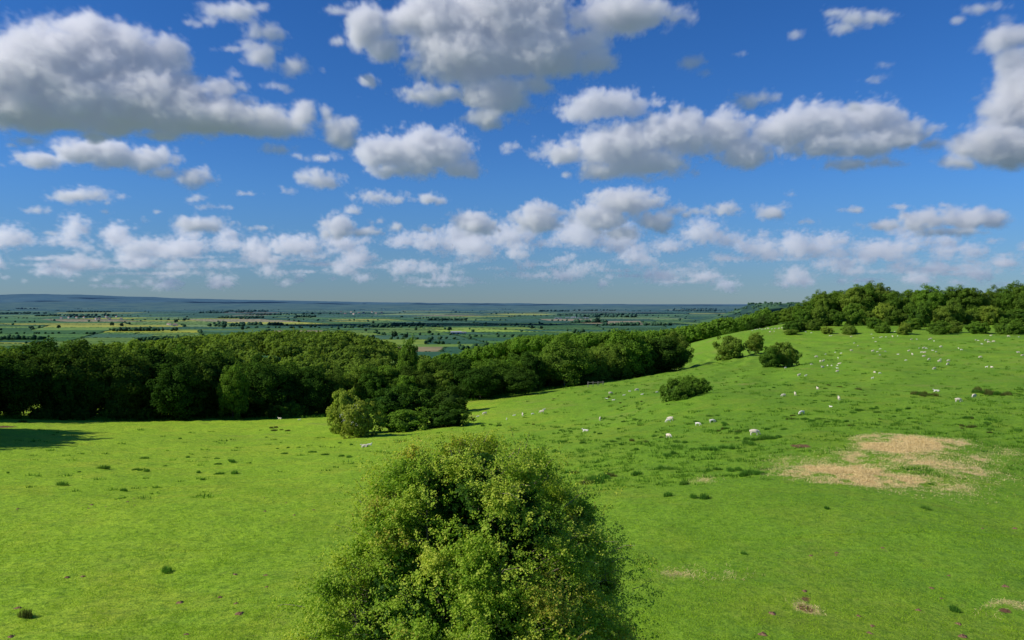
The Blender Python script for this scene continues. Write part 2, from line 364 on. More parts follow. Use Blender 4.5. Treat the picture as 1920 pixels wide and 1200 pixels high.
keep = pts[:,1] > 1500
V, Fc, tone = lumps(np.c_[pts, pz][keep], np.array(rad)[keep], np.array(hg)[keep], r)
tag(obj('vale_hedgerows', mesh_np('vale_hedgerows', V, Fc, {'tone': ('FACE', tone)}), M_far), 'blurred dark hedgerows and copses dividing the far fields of the vale', 'hedgerows', kind='stuff')
# far ridges on the horizon and the flat-topped hill on the right
def ridge(name, prof, y0, y1, y2, zb, mat, seed):
    pxs = np.arange(prof[0][0], prof[-1][0]+1, 4.0); top = np.interp(pxs, [a for a, _ in prof], [b for _, b in prof])
    top = top + 0.9*perlin(np.stack([pxs/37, pxs*0+seed, pxs*0+.3], 1))+0.5*perlin(np.stack([pxs/11, pxs*0+seed, pxs*0+.3], 1))
    rows = []
    for k, u in enumerate(np.linspace(0, 1, 12)):
        y = y0+(y1-y0)*u; zt = CAMZ-(top-HY)/F*y1; rows.append(np.stack([(pxs-CX)/F*y1, np.full(len(pxs), y), zb+(zt-zb)*(3*u*u-2*u**3)+ (12*n2((pxs-CX)/F*y1, np.full(len(pxs), y), 500, seed) if 0 < u < 1 else 0)], 1))
    rows.append(np.stack([(pxs-CX)/F*y1, np.full(len(pxs), y2), np.full(len(pxs), zb)], 1))
    V = np.concatenate(rows); m_ = len(pxs); i = (np.arange(12)[:,None]*m_+np.arange(m_-1)[None]).ravel()
    return tag(obj(name, mesh_np(name, V, np.stack([i, i+1, i+m_+1, i+m_], 1), smooth=True), mat), kind='structure')
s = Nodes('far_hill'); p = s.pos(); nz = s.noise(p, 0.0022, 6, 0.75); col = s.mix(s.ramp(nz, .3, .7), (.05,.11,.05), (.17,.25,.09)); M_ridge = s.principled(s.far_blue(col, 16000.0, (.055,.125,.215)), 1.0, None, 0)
ridge('hills', [(-60,553),(0,553),(60,551),(150,552.5),(250,556),(350,559.5),(450,562),(560,564),(700,566.5),(820,568),(960,568.8),(1150,570),(1300,571),(1500,572),(1700,573),(2000,573)], 19500, 26000, 30000, -112, M_ridge, 1.5)
ridge('hills', [(-60,569),(60,566),(150,565),(260,568),(330,566.5),(420,569),(520,568.5),(640,571),(760,570.5),(900,573),(1100,572.5),(1300,574),(1500,574)], 14500, 18500, 20000, -112, M_ridge, 4.5)
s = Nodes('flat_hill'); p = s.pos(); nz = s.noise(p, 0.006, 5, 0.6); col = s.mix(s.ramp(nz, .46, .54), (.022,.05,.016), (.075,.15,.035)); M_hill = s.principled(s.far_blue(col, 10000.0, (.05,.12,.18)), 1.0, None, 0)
ridge('hills', [(1270,606),(1330,596),(1370,585),(1392,576),(1405,570.5),(1420,568.5),(1470,568.5),(1520,568),(1600,568),(1750,568),(1950,569)], 3900, 5000, 5600, -112, M_hill, 7.5)
pts = []
for px, k in ((1404, 4), (1408, 5), (1412, 5), (1440, 3), (1443, 2), (1480, 3), (1492, 4)):
    for i in range(k): pts.append(((px-CX)/F*5000+r.normal()*6, 4990+r.normal()*8, CAMZ-(570-HY)/F*5000-3))
for k in range(120):
    px = r.uniform(1340, 1500); u = r.uniform(.55, 1); top = np.interp(px, [1330,1370,1392,1405,1420,1500],[596,585,576,570.5,568.5,568.5]); zt = CAMZ-(top-HY)/F*5000
    pts.append(((px-CX)/F*5000, 3900+1100*u, -112+(zt+112)*(3*u*u-2*u**3)-2))
pts = np.array(pts); V, Fc, tone = lumps(pts, r.uniform(6, 11, len(pts)), r.uniform(8, 15, len(pts)), r)
tag(obj('hillside_wood', mesh_np('hillside_wood', V, Fc, {'tone': ('FACE', tone)}), M_far), 'dark scattered trees covering the flat topped hill in the distance', 'wood', kind='stuff')

# ---------------------------------------------------------------- trees
def crown(name, seed, R, clumps, leaves, leaf, zc, low=0.55, crad=0.30, core=0.70, spread=0.25):
    """crown of small leaf faces gathered in clumps; foot of the tree at the origin"""
    r = np.random.default_rng(seed); R = np.array(R)
    U = unit(r.standard_normal((clumps*2, 3))); U = U[U[:,2] > -low][:clumps]
    lob = 1+spread*2.0*perlin(U*1.7+seed*3.3)+spread*0.6*r.standard_normal(len(U))*0.5
    Cc_ = U*R*(lob*r.uniform(.72, 1.0, len(U)))[:,None]; n = len(U)
    cr = R.mean()*crad*r.uniform(.65, 1.25, n)
    idx = np.repeat(np.arange(n), leaves); v = unit(r.standard_normal((len(idx), 3)))
    v = unit(v+U[idx]*0.55)
    d = (0.35+0.65*r.random(len(idx))**0.5)
    Pp = Cc_[idx]+v*(cr[idx]*d)[:,None]*np.array([1, 1, .85])
    Nn = unit(v*0.8+U[idx]*0.3+0.55*r.standard_normal((len(idx), 3))+np.array([0, 0, .25]))
    V, Fc = quads(Pp, Nn, leaf*r.uniform(.6, 1.3, len(idx)), r, .85)
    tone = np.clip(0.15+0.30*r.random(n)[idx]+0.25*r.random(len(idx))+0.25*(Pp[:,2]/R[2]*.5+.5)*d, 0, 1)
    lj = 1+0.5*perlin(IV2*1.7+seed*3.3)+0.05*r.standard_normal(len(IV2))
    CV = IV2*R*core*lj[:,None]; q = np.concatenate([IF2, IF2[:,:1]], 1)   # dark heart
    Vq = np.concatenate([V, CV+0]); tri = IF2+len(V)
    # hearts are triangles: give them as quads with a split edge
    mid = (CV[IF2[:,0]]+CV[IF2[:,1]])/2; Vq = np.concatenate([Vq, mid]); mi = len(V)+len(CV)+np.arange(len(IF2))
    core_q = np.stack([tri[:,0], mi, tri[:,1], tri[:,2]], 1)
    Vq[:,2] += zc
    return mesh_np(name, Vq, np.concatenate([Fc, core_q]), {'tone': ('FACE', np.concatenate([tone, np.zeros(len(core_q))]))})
def trunk(name, seed, h, rad, reach, limbs=5, lean=0.0):
    r = np.random.default_rng(seed); paths = []
    n = 7; z = np.linspace(-0.4, h, n); P_ = np.stack([lean*(z/h)**1.5*h+np.cumsum(r.normal(0, .05*rad, n)), np.cumsum(r.normal(0, .3*rad, n)), z], 1)
    paths.append((P_, rad*np.linspace(1.15, .35, n)*np.where(np.arange(n) == 0, 1.4, 1)))
    for k in range(limbs):
        i = 2+k % 4; a = r.random()*2*PI; L = reach*r.uniform(.6, 1); u = np.linspace(0, 1, 5)[:,None]
        e = np.array([math.cos(a)*L, math.sin(a)*L, L*r.uniform(.5, 1.1)])
        paths.append((P_[i]+u*e+u*(1-u)*np.array([0, 0, -.3*L]), rad*.45*np.linspace(1, .2, 5)))
    V, Fc = tubes(paths, 7); return mesh_np(name, V, Fc, smooth=True)
M_bark = plain_mat('bark', (.05,.042,.032), (.13,.11,.085), 3.0, 0.95, 0, 0.4)
M_pale = plain_mat('pale_bark', (.22,.20,.16), (.36,.33,.27), 3.0, 0.9, 0, 0.3)
M_wood = leaf_mat('wood_leaves', (.042,.102,.014), (.175,.315,.032), (.210,.290,.042), 0.42, 9000.0)
M_dark = leaf_mat('dark_leaves', (.018,.052,.009), (.080,.165,.019), (.095,.150,.022), 0.34, 9000.0)
M_hilltree = leaf_mat('hill_leaves', (.036,.095,.013), (.200,.330,.036), (.240,.300,.045), 0.42, 9000.0)
M_bush = leaf_mat('bush_leaves', (.036,.085,.012), (.165,.300,.030), (.180,.250,.034), 0.36, 9000.0)
M_olive = leaf_mat('blossom_bush_leaves', (.080,.130,.018), (.300,.400,.050), (.300,.330,.050), 0.38, 0)
TREES = []
for k in range(6):      # round woodland trees, 14 m tall
    R = [(4.6,4.6,5.9),(4.1,4.2,6.2),(5.0,4.8,5.7),(4.0,3.9,6.0),(5.3,5.0,5.9),(4.4,4.6,6.4)][k]
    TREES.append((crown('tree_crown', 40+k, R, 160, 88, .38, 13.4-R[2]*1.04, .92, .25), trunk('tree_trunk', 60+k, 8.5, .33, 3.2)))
BUSHES = []
for k in range(5):      # thick bushes 4.6 m tall
    R = [(2.7,2.6,2.2),(2.4,2.4,2.4),(3.0,2.8,2.0),(2.5,2.7,2.3),(2.9,2.6,2.2)][k]
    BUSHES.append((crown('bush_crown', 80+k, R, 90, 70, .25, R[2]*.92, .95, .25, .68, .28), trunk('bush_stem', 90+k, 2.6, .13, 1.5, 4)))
protos = {}
def plant(kind, i, mat, name, loc, rz, scale, label, cat, group=None, bark=None):
    key = (kind, i, mat.name, (bark or M_bark).name)
    if key in protos:
        o = copy_thing(protos[key], loc, rz, scale)
        for a in ('label', 'category', 'group'):
            if a in o: del o[a]
        o.name = name
    else:
        cm, tm = (TREES if kind == 'tree' else BUSHES)[i]
        o = thing(name, loc, rz, scale)
        for nm, m_, mt in (('crown', cm, mat), ('trunk' if kind == 'tree' else 'stem', tm, bark or M_bark)):
            c = bpy.data.objects.new(nm, m_); C.objects.link(c); c.parent = o
            if not m_.materials: m_.materials.append(mt)
            c.material_slots[0].link = 'OBJECT'; c.material_slots[0].material = mt
        protos[key] = o
    return tag(o, label, cat, group)
r = np.random.default_rng(77)
# the wood below the pasture: its edge on the ground, then rows behind it
EDGE = [(-130,786,140),(0,782,150),(150,786,162),(300,786,170),(460,784,176),(600,781,181),(700,770,185),(800,760,188),(870,752,192),(960,740,202),(1060,727,216),(1180,712,242),(1240,702,254)]
ex = np.array([(px-CX)/F*y for px, py, y in EDGE]); ey = np.array([y for *_, y in EDGE], float)
n_wood = 0
def wood_zone(x, y):
    px = CX+F*x/y
    return ('left', 'dark') if px < 620 else (('middle', 'mixed') if px < 1000 else ('right', 'fresh'))
WL = {'left': 'tall dark green tree in the shaded wood along the left edge of the pasture', 'middle': 'green tree in the wood behind the bush clump at the foot of the pasture', 'right': 'mid green tree in the belt of trees at the lower right of the wood'}
for row in range(7):
    off = [0.5, 6, 12.5, 20, 29, 40, 53][row]; x = ex[0]-2+r.random()*4
    while x < ex[-1]+ (6 if row < 2 else -4*row+4):
        y = np.interp(x, ex, ey)+off+r.normal()*1.2; px = CX+F*x/y
        zone, _ = wood_zone(x, y)
        base = float(np.interp(px, [300, 480, 600, 720, 1000, 1060], [15.6, 13.6, 11.2, 10.6, 11.2, 12.2]))
        h = base*r.uniform(.80, 1.14)*(1-0.02*row)
        if row == 0: h *= r.uniform(.72, 1.0)
        dark = zone == 'left' and (r.random() < (.95 if row < 2 else .45))  # darker leaves stand in for a cloud shadow on the left wood
        mat = M_dark if (dark or (zone == 'middle' and r.random() < .2)) else (M_wood if r.random() < .82 else M_hilltree)
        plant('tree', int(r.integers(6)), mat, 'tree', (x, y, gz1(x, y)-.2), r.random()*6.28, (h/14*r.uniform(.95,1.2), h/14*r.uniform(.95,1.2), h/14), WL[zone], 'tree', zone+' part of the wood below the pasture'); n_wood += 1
        x += h/14*r.uniform(5.2, 7.6)*(1+.06*row)
# shrubs and low growth along the foot of the wood
for k in range(70):
    px = r.uniform(-40, 1000); x = (px-CX)/F*np.interp(px, [e[0] for e in EDGE], ey); y = np.interp(x, ex, ey)-2.6+r.normal()*.8
    if 600 < px < 880: continue
    zone, _ = wood_zone(x, y)
    plant('bush', int(r.integers(5)), M_dark if r.random() < .8 else M_bush, 'bush', (x, y, gz1(x, y)-.3), r.random()*6.28, r.uniform(.5, .9), {'left': 'low dark shrub at the foot of the shaded left wood', 'middle': 'low shrub at the foot of the middle wood', 'right': 'low shrub at the foot of the right hand tree belt'}[zone], 'bush', 'shrubs along the %s edge of the wood' % zone)
def at_px(px, py, y):
    x = (px-CX)/F*y; return (x, y, CAMZ-(py-HY)/F*y)
def single(kind, px, py, wpx, hpx, mat, label, name=None, y=None, group=None, i=None, bark=None, sink=.25):
    """one plant whose foot is seen at (px, py), wpx wide and hpx high in the photograph"""
    if y is None: x, y = ground_at(px, py)
    else: x = (px-CX)/F*y
    i = int(r.integers(6 if kind == 'tree' else 5)) if i is None else i
    me_ = (TREES if kind == 'tree' else BUSHES)[i][0]
    bw = {'tree': 10.0, 'bush': 5.9}[kind]; bh = {'tree': 14.0, 'bush': 4.7}[kind]
    sx = wpx*y/F/bw; g0 = gz1(x, y); sz = max(.35*hpx*y/F, CAMZ-(py-hpx-HY)/F*y-g0)/(bh*(1-sink*.05))
    return plant(kind, i, mat, name or kind, (x, y, gz1(x, y)-sink*sz), r.random()*6.28, (sx, sx, sz), label, kind, group, bark)
single('tree',335,786,96,112,M_dark,'grey green spreading tree standing out from the dark left wood',y=165,i=5)
single('tree',437,786,62,105,M_bush,'small bright green tree lit in front of the dark left wood',y=168,i=1)
single('tree',900,754,72,70,M_dark,'round dark green tree at the wood edge, left of a matching round one',y=186,i=2)
single('tree',972,748,70,58,M_dark,'round dark green tree at the wood edge, nearest the pasture corner',y=187,i=0)
single('tree',1058,727,90,92,M_wood,'loose green tree with a pale forked trunk at the wood edge',y=211,i=4,bark=M_pale)
single('tree',1172,711,85,98,M_wood,'tall leafy tree towards the right end of the lower tree belt',y=238,i=5)
single('tree',1238,700,85,72,M_dark,'broad dark tree ending the lower tree belt on the right',y=250,i=2)
single('tree',1200,706,70,85,M_wood,'green tree between the tall leafy one and the broad dark one',y=246,i=3)
single('tree',765,672,44,42,M_bush,'lone yellow green tree above the middle wood',y=300,i=1)
single('bush',1110,722,42,16,M_bush,'low bright bush beside the pale forked trunk',y=211)
# clump at the foot of the pasture
single('bush',652,812,80,86,M_olive,'olive green hawthorn at the left of the bush clump',y=131,i=1)
single('bush',668,822,88,74,M_olive,'yellowish hawthorn dotted with white blossom in front of the bush clump',y=123,i=3)
single('bush',758,808,98,46,M_wood,'dense mid green bush in the middle of the bush clump',y=134,i=2)
single('bush',835,802,92,42,M_dark,'very dark bush at the right end of the bush clump',y=137,i=0)
single('bush',735,770,100,52,M_dark,'dull dark green shrub behind the bush clump',y=158,i=4)
single('bush',845,765,80,44,M_dark,'dim shrub behind the right end of the bush clump',y=160,i=1)
single('bush',790,770,90,48,M_dark,'green shrub behind the middle of the bush clump',y=162,i=4)
# bushes standing in the pasture
single('bush',1270,743,62,38,M_bush,'low dense hedge bush alone in the middle of the pasture',i=2,y=124)
single('bush',1308,738,52,34,M_bush,'low dense bush growing against the right of the lone hedge bush',i=4,y=126)
single('bush',1288,741,50,40,M_bush,'highest bush in the lone hedge in mid pasture',i=0,y=127)
single('bush',1371,675,64,48,M_bush,'round dark green bush at the lower left of the hillside pair',i=3,y=262)
single('tree',1416,668,34,46,M_hilltree,'slender tree to the right of the round dark bush',i=1,y=266)
single('bush',1443,690,42,42,M_bush,'bright green bush at the left of the shadowed one on the slope',i=1,y=199)
single('bush',1470,684,56,46,M_wood,'dark bush at the right of the bright one on the slope',i=3,y=202)
single('bush',1484,648,28,30,M_wood,'small dark bush on the slope above the pair of bushes',i=3,y=318)
single('bush',1696,628,28,25,M_olive,'small olive bush standing alone below the hilltop trees',i=0)
# trees along the top of the hill on the right
HT = [(1528,598,46,52),(1560,594,50,58),(1590,592,52,62),(1620,590,64,70),(1650,590,60,70),(1672,594,42,58),(1545,590,40,52),(1605,588,50,60),(1710,592,56,58),(1745,590,60,64),(1782,590,58,62),(1815,590,56,62),(1838,594,40,54),(1870,588,42,56),(1892,588,40,62),(1918,586,48,66),(1945,588,48,68)]
HTL = ['pale crowned tree at the left end of the hilltop trees','dark hilltop tree second from the left','dark hilltop tree under the rising skyline','tallest hilltop tree at the peak of the skyline','tall dark hilltop tree right of the peak','hilltop tree left of the gap of sky','low dark hilltop tree behind the pale one','dense hilltop tree below the peak','first tree right of the gap of sky on the hilltop','rounded hilltop tree second right of the gap','rounded hilltop tree third right of the gap','broad grey green tree on the hilltop, right of centre','small tree at the right end of the middle hilltop group','left tree of the group at the right edge of the hilltop','middle tree of the group at the right edge of the hilltop','tallest tree at the right edge of the photo','tree cut off by the right edge of the photo']
for (px, py, wp, hp), lb in zip(HT, HTL): single('tree', px, py, wp*.98, hp*.88, M_hilltree if r.random() < .75 else M_wood, lb, y=385+r.uniform(-12, 14))
HB = [(1500,612,30,26),(1484,610,30,24),(1525,612,28,24),(1550,614,22,16),(1565,606,40,36),(1592,614,26,22),(1600,604,40,38),(1630,606,44,36),(1655,618,28,26),(1640,612,30,24),(1672,604,36,32),(1690,608,36,28),(1710,610,34,24),(1740,606,48,36),(1770,602,44,38),(1760,620,36,30),(1785,612,34,30),(1790,598,40,42),(1820,606,36,28),(1835,615,40,26),(1860,604,42,34),(1890,616,40,34),(1880,606,44,36),(1915,606,40,36),(1910,616,32,26),(1535,602,44,38),(1508,602,36,32),(1655,600,40,36),(1725,598,50,36),(1840,600,50,36)]
for px, py, wp, hp in HB:
    side = 'left' if px < 1640 else ('middle' if px < 1760 else 'right')
    single('bush', px, py+(7 if py > 609 else 0)+r.uniform(-2, 6), wp*(1.1 if py > 609 else 1.0), hp*r.uniform(.8, 1.05), [M_hilltree, M_bush, M_wood, M_olive][int(r.choice(4, p=[.35, .35, .15, .15]))], 'rounded bush below the hilltop trees, in the %s stretch of the scrub' % side, y=(None if py > 609 else 350+r.uniform(-8, 8)), group='scrub bushes below the hilltop trees, %s stretch' % side)
for k, px in enumerate([1412,1424,1436,1448,1462,1476,1490,1500]):
    single('tree', px, 612-k, 30, 13+k*3.4, M_dark if k < 4 else M_hilltree, 'dark tree on the skyline at the low left end of the hilltop', y=430-k*5, group='low trees at the left end of the hilltop')
for k, (x, y, h) in enumerate([(-92,122,15),(-86,115,14.5),(-82,108,14),(-77,101,12.5),(-77,94,13),(-76,87,12)]):
    plant('tree', k % 6, M_wood, 'tree', (x, y, gz1(x, y)), k*1.7, h/14*1.1, 'tree beyond the left edge throwing its shadow over the grass', 'tree', 'trees beyond the left edge')
# the woods farther down: each reads as one mass
def far_wood(name, label, boxes, seed):
    r = np.random.default_rng(seed); Vs, Fs, Ts = [], [], []; base = 0
    for (x0, x1, y0, y1, n, h) in boxes:
        x = r.uniform(x0, x1, n); y = r.uniform(y0, y1, n); z = gz(x, y)
        for a, b, c in zip(x, y, z):
            R = np.array([h*.36, h*.36, h*.40])*r.uniform(.75, 1.25); m_ = 26
            U = unit(r.standard_normal((m_, 3))); U[:,2] = np.abs(U[:,2]); cpos = U*R*r.uniform(.7, 1, m_)[:,None]
            idx = np.repeat(np.arange(m_), 26); v = unit(unit(r.standard_normal((len(idx), 3)))+.5*U[idx]); d = r.random(len(idx))**.5
            Pp = cpos[idx]+v*(R.mean()*.34*d)[:,None]; Nn = unit(v+.4*U[idx]+.5*r.standard_normal((len(idx), 3)))
            V, Fc = quads(Pp+np.array([a, b, c+h-R[2]*1.25]), Nn, .95*r.uniform(.6, 1.2, len(idx)), r, .9)
            Vs.append(V); Fs.append(Fc+base); base += len(V); Ts.append(np.clip(.15+.35*r.random()+.25*r.random(len(idx))+.25*(Pp[:,2]/R[2]), 0, 1))
            cv = IV*R*.8+np.array([a, b, c+h-R[2]*1.25]); q = np.stack([IF[:,0], IF[:,1], IF[:,2], IF[:,2]], 1)
    return tag(obj(name, mesh_np(name, np.concatenate(Vs), np.concatenate(Fs), {'tone': ('FACE', np.concatenate(Ts))}), M_wood), label, 'wood', kind='stuff')
far_wood('hill_wood', 'rounded wooded hill rising behind the left wood', [(-150,-60,225,300,120,11),(-165,-30,300,370,210,13),(-135,-70,325,365,70,14),(-80,-5,270,330,110,12)], 5)
far_wood('ridge_wood', 'dark wooded ridge behind the middle wood', [(-62,18,440,480,110,12.5),(0,120,430,520,260,13),(60,165,500,600,200,13),(30,150,560,660,140,14)], 6)
far_wood('slope_wood', 'strip of trees running up to the foot of the hilltop on the right', [(70,104,380,460,70,8)], 9)
# ---------------------------------------------------------------- sheep
def sheep_mesh(name, pose, lamb):
    """one continuous body grown from a skeleton; x is forward, feet at z = 0"""
    J, E, Rr = [], [], []
    def j(x, y, z, rad, parent=None):
        J.append((x, y, z)); Rr.append(rad)
        if parent is not None: E.append((parent, len(J)-1))
        return len(J)-1
    lie = pose == 'lying'; h = 0.30 if lie else (0.62 if not lamb else 0.60)
    b = 1.0 if not lamb else 0.70                            # lambs: slimmer, leggier
    pelvis = j(-.40, 0, h+.02, (.22*b, .25*b)); mid = j(-.05, 0, h-.02, (.25*b, .29*b), pelvis); sh = j(.30, 0, h, (.21*b, .24*b), mid)
    rump = j(-.56, 0, h, (.14*b, .15*b), pelvis); j(-.64, 0, h-.16, (.035, .035), rump)
    if pose == 'grazing':
        n1 = j(.50, .02, h-.06, (.13*b, .14*b), sh); n2_ = j(.62, .03, h-.26, (.085, .09), n1); hd = j(.68, .03, h-.38, (.075, .085), n2_); mz = j(.76, .03, max(.05, h-.53), (.045, .05), hd)
        ear = (.645, h-.31)
    else:
        up = .10 if lie else .16
        n1 = j(.47, 0, h+up, (.13*b, .14*b), sh); n2_ = j(.57, 0, h+up+.13, (.09, .09), n1); hd = j(.66, .02, h+up+.17, (.078, .085), n2_); mz = j(.80, .03, h+up+.09, (.048, .052), hd)
        ear = (.60, h+up+.20)
    for s_ in (-1, 1): j(ear[0]-.02, s_*.16, ear[1], (.022, .035), j(ear[0], s_*.07, ear[1], (.03, .03), hd))
    for fx, par in ((.30, sh), (-.44, pelvis)):
        for s_ in (-1, 1):
            y = s_*.13*b
            if lie:
                k = j(fx+.10, s_*.26*b, .10, (.075, .075), par); j(fx+.32, s_*.24*b, .05, (.04, .04), k)
            elif fx > 0:
                a = j(fx, y, h-.26*b, (.075, .075), par); k = j(fx+.015, y, .20, (.034, .034), a); f_ = j(fx+.0, y, .035, (.030, .030), k); j(fx+.05, y, .025, (.034, .025), f_)
            else:
                a = j(fx+.04, y, h-.24*b, (.10, .085), par); k = j(fx-.07, y, .27, (.042, .038), a); f_ = j(fx-.03, y, .035, (.030, .030), k); j(fx+.02, y, .025, (.034, .025), f_)
    me = bpy.data.meshes.new(name+'_skeleton'); me.from_pydata(J, E, [])
    o = bpy.data.objects.new(name+'_skeleton', me); C.objects.link(o)
    md = o.modifiers.new('skin', 'SKIN')
    for i, v in enumerate(me.skin_vertices[0].data): v.radius = Rr[i]; v.use_root = i == 0
    o.modifiers.new('sub', 'SUBSURF').levels = 2; o.modifiers['sub'].render_levels = 2
    dg = bpy.context.evaluated_depsgraph_get(); dg.update()
    out = bpy.data.meshes.new_from_object(o.evaluated_get(dg)); out.name = name
    bpy.data.objects.remove(o); bpy.data.meshes.remove(me)
    co = np.empty(len(out.vertices)*3); out.vertices.foreach_get('co', co); co = co.reshape(-1, 3)
    nrm = np.empty(len(out.vertices)*3); out.vertices.foreach_get('normal', nrm); nrm = nrm.reshape(-1, 3)
    hx = np.array(J[hd]); fleece = (co[:,2] > h-.36) & (co[:,0] < (.58 if pose == 'grazing' else .56)) if not lie else (co[:,2] > .1) & (co[:,0] < .55)
    co += nrm*(0.016*perlin(co*14+3)+.012*perlin(co*30))[:,None]*fleece[:,None]
    out.vertices.foreach_set('co', co.ravel())
    cen = np.empty(len(out.polygons)*3); out.polygons.foreach_get('center', cen); cen = cen.reshape(-1, 3)
    skin = (cen[:,0] > (.60 if pose == 'grazing' else .58)) | ((cen[:,2] < .27) & (not lie)) | ((cen[:,2] < .1) & lie)
    nose = np.linalg.norm(cen-np.array(J[mz]), axis=1) < .055
    out.materials.clear()
    for m_ in ((M_fleece if not lamb else M_lamb), (M_face if not lamb else M_lamb), M_nose): out.materials.append(m_)
    out.polygons.foreach_set('material_index', np.where(nose, 2, np.where(skin, 1, 0)).astype(np.int32)); out.polygons.foreach_set('use_smooth', np.ones(len(out.polygons), bool))
    return out
M_fleece = plain_mat('fleece', (.54,.46,.33), (.76,.68,.53), 9.0, 1.0, 0, 0.5)
M_lamb = plain_mat('lamb_fleece', (.74,.69,.58), (.84,.80,.70), 9.0, 1.0, 0, 0.4)
M_face = plain_mat('sheep_face', (.62,.57,.49), (.76,.71,.63), 6.0, 0.8)
M_nose = plain_mat('sheep_nose', (.05,.04,.04), (.08,.07,.065), 6.0, 0.6)
SHEEP = {(p_, l_): sheep_mesh('sheep_%s' % p_ if not l_ else 'lamb_%s' % p_, p_, l_) for p_ in ('grazing', 'standing', 'lying') for l_ in (False, True)}
r = np.random.default_rng(31)
def sheep(px, py, pose, lamb, head, label, group=None, size=None):
    """head: direction it faces on the ground, degrees from +X (0 = right, 90 = away)"""
    x, y, z = on_ground(px, py)
    o = obj('sheep' if not lamb else 'lamb', SHEEP[(pose, lamb)], None, None, (x, y, z-.02))
    k = .66*(size or (1.0 if not lamb else .66))*r.uniform(.95, 1.06)
    o.scale = (k*r.uniform(.96, 1.06), k, k); 
    e = .4; sx = (gz1(x+e, y)-gz1(x-e, y))/(2*e); sy = (gz1(x, y+e)-gz1(x, y-e))/(2*e); a = math.radians(head)
    o.rotation_euler = (0, -math.atan(sx*math.cos(a)+sy*math.sin(a))*.6, a)
    return tag(o, label, 'sheep' if not lamb else 'lamb', group)
sheep(1415,815,'grazing',False,-8,'large cream ewe grazing to the right, biggest sheep in the photo, left of the straw',size=1.1)
sheep(1257,788,'grazing',False,150,'cream ewe standing behind a white lamb in mid pasture')
sheep(1253,791,'grazing',True,185,'white lamb feeding close in front of the ewe in mid pasture',size=.85)
sheep(1309,796,'grazing',True,-30,'white lamb grazing, the left one of two below the lone hedge bush',size=.85)
sheep(1336,791,'grazing',True,5,'white lamb grazing to the right, right one of two below the lone hedge bush',size=.85)
sheep(1254,817,'grazing',False,-60,'dumpy cream ewe grazing straight towards the camera in mid pasture',size=.85)
sheep(1125,788,'standing',False,80,'beige ewe seen from behind, alone left of mid pasture',size=.9)
sheep(1098,809,'lying',True,170,'white lamb lying flat in the grass right of the hawthorn top',size=1.0)
sheep(684,836,'lying',False,185,'white ewe lying in the grass in front of the bush clump',size=1.1)
sheep(692,834,'lying',True,10,'white lamb lying against the ewe in front of the bush clump',size=.95)
sheep(873,836,'lying',True,170,'left white lamb half hidden behind the top of the hawthorn',size=.9)
sheep(899,836,'standing',True,200,'middle white lamb half hidden behind the top of the hawthorn',size=.75)
sheep(918,835,'lying',False,20,'white ewe behind the right side of the hawthorn top',size=.8)
sheep(1797,756,'grazing',False,-5,'cream ewe grazing to the right, below the larger sheep near the rushes at right')
sheep(1826,744,'grazing',False,215,'big cream ewe with head down to the left beside the rush bed at right',size=1.15)
sheep(1756,735,'lying',True,170,'white lamb lying left of the rush bed at right',size=1.0)
sheep(1503,774,'grazing',True,200,'white lamb stepping to the left alone on the open grass',size=1.0)
sheep(1558,763,'lying',True,120,'tiny white lamb lying in the rough grass right of the stepping lamb',size=.55)
sheep(1573,748,'standing',False,80,'ewe standing upright facing away on the middle slope',size=.9)
sheep(1533,729,'standing',False,95,'ewe seen from behind alone on the middle slope',size=.85)
sheep(1469,745,'grazing',False,185,'cream ewe grazing, left one of a pair on the middle slope',size=.85)
sheep(1491,744,'standing',False,85,'beige ewe turned away, right one of a pair on the middle slope',size=.85)
sheep(525,788,'lying',False,175,'white sheep lying in the shade under the left wood')
sheep(561,790,'lying',True,20,'tiny white lamb lying by the left wood edge')
sheep(1264,695,'lying',False,20,'left sheep of two resting in the shade of the lower tree belt'); sheep(1268,694,'lying',True,200,'right sheep of two resting in the shade of the lower tree belt')
for px, py, ps, lm, hd in [(950,787,'standing',1,80),(964,780,'lying',1,10),(980,781,'standing',0,95),(999,779,'grazing',1,10),(1016,777,'grazing',0,170),(1020,770,'lying',1,20),(896,781,'lying',1,20),(909,778,'grazing',0,190)]:
    sheep(px, py, ps, bool(lm), hd, 'small white sheep in the row right of the bush clump', 'row of sheep right of the bush clump')
for px, py, ps, lm, hd in [(1138,749,'standing',1,170),(1145,741,'grazing',0,10),(1170,742,'lying',1,10),(1181,736,'lying',1,190),(1194,735,'grazing',0,200),(1204,739,'lying',1,0),(1232,736,'grazing',1,10),(1150,750,'lying',1,0)]:
    sheep(px, py, ps, bool(lm), hd, 'small white sheep left of the lone hedge bush', 'sheep left of the lone hedge bush')
